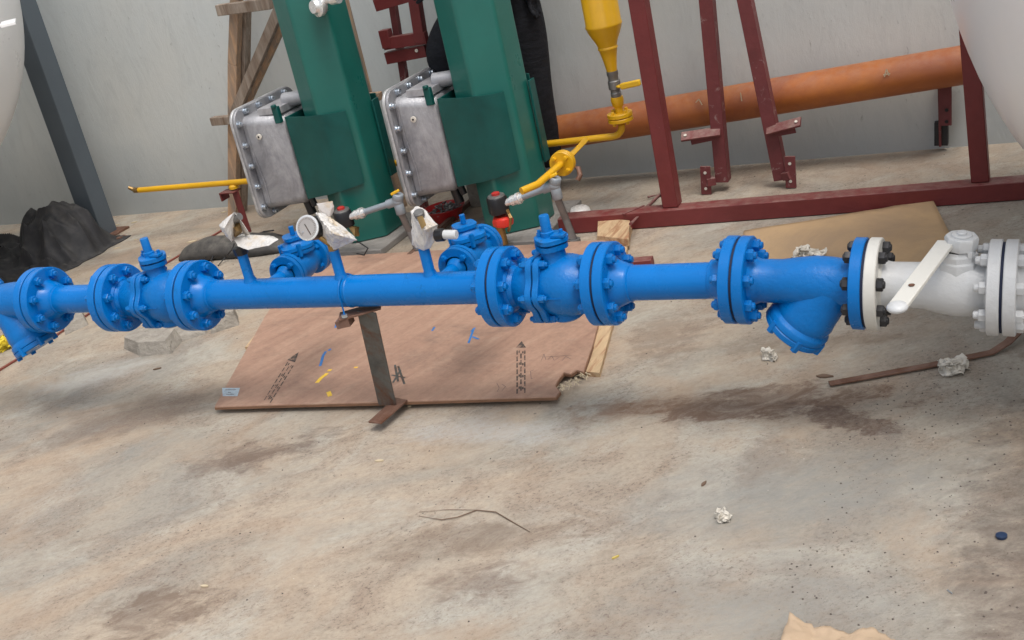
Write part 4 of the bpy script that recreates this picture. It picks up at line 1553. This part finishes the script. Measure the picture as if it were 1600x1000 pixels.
def plank(pa, pb, wd, th, m, name='plank', ext=0, up=(0, 1, 0), par=None):
    mb = MB()
    d = (pb - pa).normalized()
    mb.beam(pa - d * ext, pb, wd, th, up)
    part(name, mb, m, par or tt, bevel=.003)


b0 = at(364, 332, 4.60)
b0.z = 0.0
plank(b0, at(366, 100, 4.62), .050, .04, WOOD, 'post')
plank(at(366, 100, 4.62), at(372, -60, 4.64), .050, .04, WOOD, 'post')
plank(at(378, 330, 4.66), at(384, 10, 4.68), .035, .05, WOOD2, 'post')
plank(at(341, 16, 4.57), at(424, 5, 4.57), .050, .035, WOOD2, 'cross_bar')
plank(at(358, -30, 4.58), at(425, -38, 4.58), .05, .03, WOOD2, 'cross_bar')
plank(at(364, 185, 4.55), at(447, -10, 4.53), .048, .03, WOOD2, 'brace')
plank(at(379, 172, 4.60), at(462, -10, 4.58), .045, .03, WOOD, 'brace')
plank(at(333, 189, 4.58), at(372, 186, 4.56), .040, .04, WOOD2, 'peg')
tt2 = thing('timber_prop', (-2.95, 4.55, 0), 'slanting timber prop with a peg, behind the left green column', 'timber prop')
pz = at(583, 175, 4.55)
plank(Vector((pz.x + .03, 4.55, 0)), pz, .032, .03, WOOD, 'post', par=tt2)
plank(at(580, 165, 4.55), at(535, -10, 4.55), .032, .03, WOOD, 'post', par=tt2)
plank(at(574, 152, 4.52), at(595, 150, 4.52), .035, .04, WOOD, 'peg', par=tt2)

# ------------------------------------------------------------------ person
def skin_body(name, verts, edges, radii, m, parent, sub=2, root_i=0):
    me = bpy.data.meshes.new(name)
    off = world_of(parent)
    me.from_pydata([tuple(Vector(v) - off) for v in verts], edges, [])
    o = bpy.data.objects.new(name, me)
    COL.objects.link(o)
    o.parent = parent
    o.modifiers.new('skin', 'SKIN')
    for i, r in enumerate(radii):
        sv = me.skin_vertices[0].data[i]
        sv.radius = r if isinstance(r, tuple) else (r, r)
        sv.use_root = i == root_i
    s = o.modifiers.new('sub', 'SUBSURF')
    s.levels = s.render_levels = sub
    me.materials.append(m)
    o.modifiers['skin'].use_smooth_shade = True
    return o


if not hasattr(bpy.types, 'MeshSkinVertex'):
    pass
pe = thing('person', (-2.15, 4.52, 0), 'person in black trousers standing between the right green column and the wall', 'person')


def skinned(name, verts, edges, radii, m, sub=2):
    off = world_of(pe)
    me = bpy.data.meshes.new(name)
    me.from_pydata([tuple(Vector(v) - off) for v in verts], edges, [])
    o = bpy.data.objects.new(name, me)
    COL.objects.link(o)
    o.parent = pe
    o.modifiers.new('skin', 'SKIN').use_smooth_shade = True
    if not me.skin_vertices:
        bm = bmesh.new()
        bm.from_mesh(me)
        bm.verts.layers.skin.verify()
        bm.to_mesh(me)
        bm.free()
    for i, r in enumerate(radii):
        sv = me.skin_vertices[0].data[i]
        sv.radius = r if isinstance(r, tuple) else (r, r)
        sv.use_root = (i == 0)
    s = o.modifiers.new('sub', 'SUBSURF')
    s.levels = s.render_levels = sub
    me.materials.append(m)
    return o


# body: pelvis, torso, neck, head, arms (one surface), dark shirt tone; skin parts as children
PB = Vector((-2.20, 4.52, 0))
V = [PB + Vector(v) for v in [(0, 0, .93), (0, -.01, 1.08), (0, -.03, 1.25), (0, -.04, 1.40), (0, -.05, 1.47),
                              (.17, -.03, 1.38), (.20, -.02, 1.12), (.165, -.05, .93),
                              (-.17, -.04, 1.38), (-.22, -.08, 1.12), (-.16, -.26, 1.02)]]
skinned('torso', V, [(0, 1), (1, 2), (2, 3), (3, 4), (3, 5), (5, 6), (6, 7), (3, 8), (8, 9), (9, 10)],
        [(.15, .10), (.14, .10), (.16, .11), (.12, .09), (.06, .06), .055, .048, .036, .055, .048, .036], SHIRT)
V = [PB + Vector(v) for v in [(0, 0, .94), (.07, 0, .90), (.080, .0, .70), (.070, .0, .48), (.055, .03, .28), (.03, .07, .12),
                              (-.09, -.02, .90), (-.20, -.07, .78), (-.285, -.10, .70), (-.27, -.0, .45), (-.25, .06, .24)]]
skinned('trousers', V, [(0, 1), (1, 2), (2, 3), (3, 4), (4, 5), (0, 6), (6, 7), (7, 8), (8, 9), (9, 10)],
        [(.14, .10), .098, .090, .074, .066, .064, .100, .098, .086, .070, .064], CLOTH)
mb = MB()
for ox, oy, oz in ((.03, .07, 0), (-.25, .06, .13)):
    mb.ball(PB + Vector((ox, oy - .06, oz + .055)), .07, 3, (.62, 1.75, .75))
part('shoe', mb, RUBBER, pe)
mb = MB()
mb.box(PB + Vector((-.25, .04, .055)), (.16, .20, .11))
solo('foot_block', mb, CONC, PB + Vector((-.25, .04, 0)), 'small concrete block under the raised foot of the person', 'concrete block', bevel=.005)
V = [PB + Vector(v) for v in [(0, -.05, 1.44), (0, -.05, 1.50), (0, -.055, 1.56), (0, -.06, 1.62), (0, -.055, 1.68)]]
skinned('head', V, [(0, 1), (1, 2), (2, 3), (3, 4)], [.055, .052, (.066, .078), (.076, .092), (.066, .08)], SKIN)
mb = MB()
for s in (-1, 1):
    mb.ball(PB + Vector((.030 * s, -.143, 1.605)), .010, 2)
part('eye', mb, BLACK, pe)
mb = MB()
mb.ball(PB + Vector((0, -.150, 1.58)), .014, 2, (.8, 1, 1.5))
mb.ball(PB + Vector((0, -.140, 1.545)), .016, 2, (1.4, .5, .4))
for s in (-1, 1):
    mb.ball(PB + Vector((.078 * s, -.06, 1.60)), .022, 2, (.35, .8, 1.2))
part('face_features', mb, SKIN, pe)
mb = MB()
mb.ball(PB + Vector((0, -.045, 1.645)), .098, 3, (.86, 1, .82), amp=.15, fr=5)
part('hair', mb, HAIR, pe)
# gloved hands: palm with five bent fingers
for s, wr, fd in ((1, PB + Vector((.165, -.05, .93)), Vector((-.05, -.15, -1))), (-1, PB + Vector((-.16, -.26, 1.02)), Vector((.1, -1, -.3)))):
    fd = fd.normalized()
    sx, sy, _ = frame_of(fd)
    V, E, Rr = [wr, wr + fd * .05, wr + fd * .08], [(0, 1), (1, 2)], [.030, .034, .034]
    for k, (o_, ln) in enumerate(((-.030, .062), (-.010, .074), (.010, .070), (.028, .055))):
        i = len(V)
        b0_ = wr + fd * .085 + sy * o_
        V += [b0_, b0_ + fd * ln * .55 + sx * .006, b0_ + fd * ln + sx * .022]
        E += [(2, i), (i, i + 1), (i + 1, i + 2)]
        Rr += [.0095, .009, .0075]
    i = len(V)
    b0_ = wr + fd * .045 + sy * -.038
    V += [b0_, b0_ + fd * .03 + sy * -.016 + sx * .01]
    E += [(1, i), (i, i + 1)]
    Rr += [.010, .009]
    skinned('gloved_hand', V, E, Rr, CLOTH, 1)

# ------------------------------------------------------------------ black tarpaulin heap
def heap(name, cx, cy, nx, ny, sx, sy, hfun, m, label, cat, seed=0, solid=.003):
    mb = MB()
    vs, fs = [], []
    for j in range(ny + 1):
        for i in range(nx + 1):
            u, v = i / nx * 2 - 1, j / ny * 2 - 1
            X, Y, Z = hfun(u, v)
            vs.append((X, Y, Z))
    for j in range(ny):
        for i in range(nx):
            a = j * (nx + 1) + i
            fs.append((a, a + 1, a + nx + 2, a + nx + 1))
    mb.add(vs, fs)
    o = solo(name, mb, m, (cx, cy, 0), label, cat, ang=70)
    s = o.modifiers.new('thickness', 'SOLIDIFY')
    s.thickness = solid
    s.offset = -1
    return o


def ridge(x):
    return 1 - abs(x)


def tarp_h(u, v):
    X = -5.04 + u * .56
    Y = 4.10 + v * .30
    X += .05 * noise.noise(Vector((u * 2.2, v * 2.2, 3)))
    Y += .07 * noise.noise(Vector((u * 2.5, v * 2.0, 9)))
    dx, dy = X + 4.70, Y - 4.20
    rr = math.hypot(dx, dy * 1.1)
    ang = math.atan2(dy, dx)
    # cloth draped over something upright: peak with sharp folds running down from it
    z = .27 * max(0, 1 - (rr / .25)) ** .62 if rr < .25 else 0
    fold = ridge(math.sin(ang * 3.5 + 1.2 + 1.5 * noise.noise(Vector((rr * 6, ang, 2)))))
    z += .085 * (fold - .5) * min(1, (rr * 6) ** 2) * math.exp(-((rr - .17) / .13) ** 2)
    z += .095 * math.exp(-(((X + 5.12) / .26) ** 2 + ((Y - 4.14) / .13) ** 2))
    n1 = ridge(noise.noise(Vector((X * 4 + Y * 3, Y * 11 - X * 3, 1))) * 2.2)
    n2 = ridge(noise.noise(Vector((X * 9 - Y * 4, Y * 19, 2))) * 2.0)
    z += .045 * min(1, rr * 7) * max(0, n1) ** 2 + .008 * max(0, n2) ** 2
    e = max(abs(u), abs(v)) + .12 * noise.noise(Vector((u * 4, v * 4, 6)))
    k = max(0, min(1, (1 - e) / .20))
    z = z * (k * k * (3 - 2 * k)) + .004
    return X, Y, max(.004, z)


heap('tarpaulin', -4.9, 4.1, 150, 100, 1, 1, tarp_h, TARP, 'crumpled black tarpaulin heaped against the dark grey column', 'tarpaulin')


def bag_h(u, v):
    cx, cy = -3.54, 4.06
    t = max(0, 1 - (abs(u) ** 2.6)) ** .5
    X = cx + u * .30
    Y = cy + v * .085 * (.35 + .65 * t) + .02 * u
    z = .085 * t * max(0, 1 - v * v) ** .5
    z += .014 * noise.noise(Vector((X * 10, Y * 20, 7))) * t
    return X, Y, max(.003, z + .003)


heap('rubber_bag', -3.54, 4.06, 60, 30, 1, 1, bag_h, RUBBER, 'flat dusty black bag on the floor behind the left gauge valve', 'bag')
mb = MB()
mb.tube([gr(322, 402, .02), gr(326, 384, .05), gr(333, 378, .06), gr(335, 395, .03), gr(330, 408, .01)], .004, 8)
mb.tube([gr(341, 415, .005), gr(352, 402, .02), gr(364, 388, .07), gr(366, 380, .09)], .003, 8)
mb.tube([gr(397, 366, .01), gr(412, 362, .012), gr(428, 360, .01)], .004, 8)
solo('cable', mb, BLACKS, gr(341, 415), 'thin black cable looping out of the dusty black bag', 'cable')

# ------------------------------------------------------------------ concrete lumps
def lump(pts, h, seed, label):
    mb = MB()
    P3 = []
    for (x, y) in pts:
        g = gr(x, y)
        P3.append(g)
    c = sum(P3, Vector()) / len(P3)
    cloud = []
    for g in P3:
        cloud.append(g)
        cloud.append(c + (g - c) * .86 + Vector((0, 0, h * random.uniform(.75, 1.0))))
    mb.hull(cloud, 2, .0022, 40, seed)
    return solo('concrete_block', mb, CONC, (c.x, c.y, 0), label, 'concrete block', 'broken concrete blocks under the pipeline', smooth=False)


random.seed(3)
lump([(194, 545), (220, 557), (268, 553), (286, 532), (262, 524), (208, 530)], .058, 2, 'large broken concrete lump below the left blue ball valve')
lump([(282, 534), (322, 522), (330, 508), (290, 512), (268, 524)], .025, 5, 'low concrete fragment touching the right of the large lump')
lump([(330, 522), (374, 508), (372, 494), (345, 500)], .062, 7, 'concrete block behind the flange right of the left ball valve')
lump([(102, 524), (138, 508), (132, 492), (100, 505)], .040, 9, 'small concrete block at the left below the short blue spool')

# ------------------------------------------------------------------ red bowl of bolts
bo = thing('bowl', gr(690, 345), 'red plastic bowl of metal scraps under the right junction box', 'bowl')
c = Vector((*gr(690, 350).xy, 0)) + Vector((0, .05, 0))
mb = MB()
x0 = [(0.0, .055), (.004, .060), (.055, .090), (.060, .094), (.061, .090), (.055, .086), (.010, .056)]
mb.lathe(x0, c, (0, 0, 1), 48)
part('shell', mb, BOWL, bo)
mb = MB()
for k in range(70):
    a, r = random.uniform(0, 2 * PI), .07 * math.sqrt(random.random())
    p = c + Vector((r * math.cos(a), r * math.sin(a), .040 + random.uniform(0, .02)))
    mb.beam(p, p + Vector((random.uniform(-.02, .02), random.uniform(-.02, .02), random.uniform(-.008, .012))), .008, .006)
part('metal_scraps', mb, GREYM, bo, kind='stuff')

# ------------------------------------------------------------------ cardboard sheet
def card_h(u, v):
    A, B, C_, D_ = Vector((-1.00, 3.42, 0)), Vector((-.45, 3.42, 0)), Vector((-.556, 4.070, 0)), Vector((-1.165, 3.97, 0))
    D_ = gr(1163, 366)
    C_ = gr(1457, 319)
    B = gr(1487, 376) + Vector((.10, -.36, 0))
    A = gr(1165, 366) + Vector((.10, -.58, 0))
    s, t = (u + 1) / 2, (v + 1) / 2
    p = A.lerp(B, s).lerp(D_.lerp(C_, s), t)
    z = .004 + .006 * (1 + noise.noise(Vector((p.x * 4, p.y * 4, 0)))) + .020 * max(0, s - .75) * max(0, t - .6) * 10 * .5
    return p.x, p.y, z


heap('cardboard_sheet', -.8, 3.8, 30, 24, 1, 1, card_h, CARD, 'flat tan cardboard sheet on the floor between red beam and pipeline', 'cardboard')


# ------------------------------------------------------------------ crumpled tissues
def tissue(px, py, r, seed, label, spread=1.0, m=PAPER, cat='tissue'):
    random.seed(seed)
    g = gr(px, py)
    mb = MB()
    n = 16
    for k in range(n):
        # folded petals: small bent quads bunched together
        c = g + Vector((random.uniform(-1, 1) * r * .55 * spread, random.uniform(-1, 1) * r * .5, r * random.uniform(.28, .75)))
        d = Vector((random.uniform(-1, 1), random.uniform(-1, 1), random.uniform(-.8, 1))).normalized()
        x, y, _ = frame_of(d)
        w_ = r * random.uniform(.40, .75)
        vs, fs = [], []
        N = 6
        for j in range(N + 1):
            for i in range(N + 1):
                u, v = i / N * 2 - 1, j / N * 2 - 1
                q = c + x * u * w_ + y * v * w_ * .8 + d * (.35 * w_ * (u * u - v * v) + .45 * w_ * noise.noise(Vector((u * 2.2, v * 2.2, k + seed))))
                q += Vector((noise.noise(q * 90), noise.noise(q * 90 + Vector((3, 3, 3))), noise.noise(q * 90 + Vector((7, 1, 3))))) * r * .13
                q.z = max(.0015, q.z)
                vs.append(q)
        for j in range(N):
            for i in range(N):
                a = j * (N + 1) + i
                fs.append((a, a + 1, a + N + 2, a + N + 1))
        mb.add(vs, fs)
    o = solo('crumpled_tissue', mb, m, g, label, cat, 'crumpled white tissues on the floor', smooth=True, ang=35)
    s = o.modifiers.new('thickness', 'SOLIDIFY')
    s.thickness = .0008
    return o


tissue(1206, 560, .024, 11, 'crumpled white tissue below the blue strainer cap')
tissue(1487, 582, .034, 12, 'torn white tissue lying on the brown flat bar', 1.2)
tissue(1130, 812, .019, 13, 'small crumpled white tissue alone on the open floor')
tissue(1264, 410, .046, 14, 'white tissue on the cardboard behind the blue strainer', 1.3)
yy = tissue(6, 546, .045, 16, 'crumpled yellow paper at the left edge below the strainer', 1.3, YPAPER, 'paper')
del yy['group']
yy.name = 'crumpled_paper'

# brown flat bar with a bend
fb = MB()
P = [gr(1296, 603), gr(1330, 597), gr(1450, 575), gr(1550, 554), gr(1575, 545), gr(1610, 520)]
wd = .024
vs, fs = [], []
for i, p in enumerate(P):
    a, b = P[max(0, i - 1)], P[min(len(P) - 1, i + 1)]
    d = (b - a).normalized()
    n = Vector((-d.y, d.x, 0))
    z = .004 + (.012 if i == 4 else .03 if i == 5 else 0)
    for s, h in ((-1, 0), (1, 0), (1, .005), (-1, .005)):
        vs.append(Vector((p.x, p.y, z + h)) + n * s * wd / 2)
for i in range(len(P) - 1):
    for k in range(4):
        k2 = (k + 1) % 4
        fs.append((i * 4 + k, i * 4 + k2, i * 4 + 4 + k2, i * 4 + 4 + k))
fs += [(0, 1, 2, 3), tuple(len(vs) - 4 + k for k in range(4))]
fb.add(vs, fs)
solo('flat_bar', fb, RUST2, (P[2].x, P[2].y, 0), 'rusty brown flat bar lying on the floor at the right, bent at its end', 'metal bar', bevel=.001)

# kraft paper at the bottom edge
def kraft_h(u, v):
    X = -.44 + u * .115
    Y = 1.712 + v * .085
    Y += (.030 * noise.noise(Vector((u * 1.9, 1, 0))) + .006 * noise.noise(Vector((u * 9, 1, 3)))) * (v > 0) * v + (.012 if u < -.6 and v > .5 else 0)
    z = .012 + .022 * abs(noise.noise(Vector((u * 1.6, v * 1.2, 5)))) + .028 * max(0, -u - .55) * (v + 1)
    z += .008 * abs(noise.noise(Vector((u * 5, v * 5, 8))))
    return X, Y, z


heap('kraft_paper', -.44, 1.72, 40, 30, 1, 1, kraft_h, KRAFT, 'creased brown kraft paper at the bottom edge of the view', 'paper', solid=.0008)

mb = MB()
g = gr(906, 334)
mb.lathe([(0, .040), (.004, .046), (.022, .042), (.030, .030), (.034, .010)], g, (0, 0, 1), 32)
solo('white_bucket_lid', mb, WRAP, g, 'round white plastic lid on the floor beside the right grey conduit leg', 'lid', ang=50)

# thin rods and debris on the floor
mb = MB()
mb.beam(gr(-20, 590, .004), gr(92, 521, .004), .012, .006)
mb.beam(gr(92, 521, .004), gr(260, 411, .004), .010, .006)
mb.beam(gr(260, 411, .004), gr(350, 358, .004), .012, .006)
solo('steel_rod', mb, mat('red_rod', (.20, .055, .04), .6, var=.3, scale=20), gr(150, 480), 'thin reddish steel rod running back along the floor at the left', 'rod')
mb = MB()
mb.beam(gr(640, 400, .02), gr(752, 300, .02), .020, .02)
solo('timber_strip', mb, mat('brown_strip', (.12, .065, .045), .7, var=.3, scale=14), gr(700, 350), 'brown timber strip on the floor between the green columns', 'timber strip', bevel=.001)
mb = MB()
mb.tube([gr(985, 350, .075), gr(1012, 322, .01), gr(1046, 289, .006)], .006, 8)
mb.tube([gr(1012, 308, .012), gr(1046, 300, .012)], .005, 8)
solo('bent_rod', mb, RED2, gr(1030, 305), 'thin red bent rod resting behind the left upright of the red frame', 'rod')
mb = MB()
mb.beam(gr(158, 383, .005), gr(196, 368, .005), .03, .008)
mb.beam(gr(150, 375, .012), gr(186, 364, .012), .02, .006)
mb.beam(gr(150, 390, .005), gr(180, 378, .005), .008, .006)
solo('rusty_scrap', mb, RUST2, gr(170, 378), 'rusty scrap strips at the foot of the dark grey column', 'metal scrap')

random.seed(21)


def chips(spots, m, label, cat, name='wood_chip', grp='pale wood chips scattered on the floor', ln=.03):
    for i_, (x, y, L, a) in enumerate(spots):
        mb = MB()
        g = gr(x, y)
        d = Vector((math.cos(a), math.sin(a), 0))
        n = Vector((-d.y, d.x, 0))
        pts = []
        for t, w_ in ((-1, .1), (-.5, .9), (.1, 1), (.6, .7), (1, .15)):
            pts.append((t, w_ * random.uniform(.7, 1.2)))
        poly = [(d * t * L / 2 + n * w_ * L * .16) for t, w_ in pts] + [(d * t * L / 2 - n * w_ * L * .16) for t, w_ in reversed(pts)]
        mb.prism([(g.x + p.x, g.y + p.y) for p in poly], .001, .0045)
        solo(name, mb, m, g, label if isinstance(label, str) else label[i_], cat, grp, smooth=False)


chips([(593, 721, .026, .15), (320, 917, .022, .1), (182, 352, .04, .3), (183, 388, .035, .5), (172, 356, .03, 0.1), (210, 348, .035, .4), (300, 378, .05, .6),
       (212, 375, .02, .2), (350, 332, .03, .5), (262, 402, .03, .6), (150, 431, .018, .3), (96, 405, .03, -.2), (1384, 236, .03, .7), (640, 636, .012, .2)], CHIP,
      ['pale sliver of wood on open floor below the pipe stand foot', 'pale sliver of wood on the bare floor at lower left',
       'pale wood chip beside the rusty scrap at the grey column foot', 'pale wood chip between the grey column and the left ball valve stem',
       'pale wood chip nearest the base of the grey column', 'pale wood chip close to the wall right of the grey column',
       'long pale chip beside the thin red rod', 'tiny pale chip on the floor above the left ball valve', 'pale chip at the foot of the timber trestle',
       'pale chip by the red rod behind the left ball valve', 'tiny pale chip just behind the short blue spool', 'white shred lying on the black tarpaulin',
       'pale chip against the foot of the wall below the orange pipe', 'tiny pale chip at the front edge of the plywood'], 'wood chip')
mb = MB()
for x, y, L, a in ((962, 873, .020, .8), (1008, 575, .012, .3)):
    pass
chips([(962, 872, .018, .8)], LEAFY, 'small yellow leaf on the bare floor right of centre', 'leaf', 'dry_leaf', 'dry leaves')
chips([(246, 577, .03, .5), (1100, 757, .022, 1.3), (1289, 589, .045, -.03)], TWIG, ['dark splinter on the floor below the broken concrete lump', 'short dark splinter on the open floor above the small white tissue', 'dark splinter lying just left of the brown flat bar'], 'splinter', 'splinter', 'dark splinters on the floor')
mb = MB()
mb.tube([gr(655, 806, .002), gr(690, 812, .003), gr(715, 808, .004), gr(745, 797, .003), (gr(775, 800, .004)), gr(800, 815, .002), gr(828, 831, .002)], [.0006, .0012, .0012, .0013, .0014, .0015, .0008], 6)
mb.tube([gr(655, 800, .002), gr(700, 796, .003), gr(745, 797, .003)], .0007, 6)
solo('twig', mb, TWIG, gr(745, 800), 'thin forked dry twig on the open floor', 'twig')
mb = MB()
g = gr(1565, 840)
mb.lathe([(0, .009), (.002, .011), (.007, .011), (.008, .008)], g, (0, 0, 1), 24)
solo('bottle_cap', mb, BCAP, g, 'dark blue plastic cap on the dirty floor at the right edge', 'cap')
mb = MB()
g = gr(1483, 925)
mb.beam(g + Vector((-.004, .004, .0015)), g + Vector((.006, -.006, .0015)), .002, .002)
solo('nail', mb, ZINC, g, 'tiny shiny nail near the lower right of the floor', 'nail')

# scattered grit, uncountable
random.seed(5)
mb = MB()
for k in range(900):
    X = random.uniform(-3.6, -.1)
    Y = random.uniform(1.5, 4.7)
    if random.random() < .5:
        X = random.uniform(-.6, -.1)
        Y = random.uniform(1.6, 2.9)
    s = random.choice((.0012, .0016, .0022, .003))
    a = random.uniform(0, PI)
    vs = []
    for i in range(4):
        t = a + i * PI / 2 + random.uniform(-.3, .3)
        vs.append((X + s * math.cos(t), Y + s * math.sin(t), 0))
    vs.append((X, Y, s * .9))
    mb.add(vs, [(0, 1, 4), (1, 2, 4), (2, 3, 4), (3, 0, 4)])
o = solo('grit', mb, mat('dark_grit', (.10, .08, .07), .9, var=.6, scale=300), (-1, 3, 0), 'fine dark grit scattered over the concrete floor', 'grit', smooth=False)
o['kind'] = 'stuff'
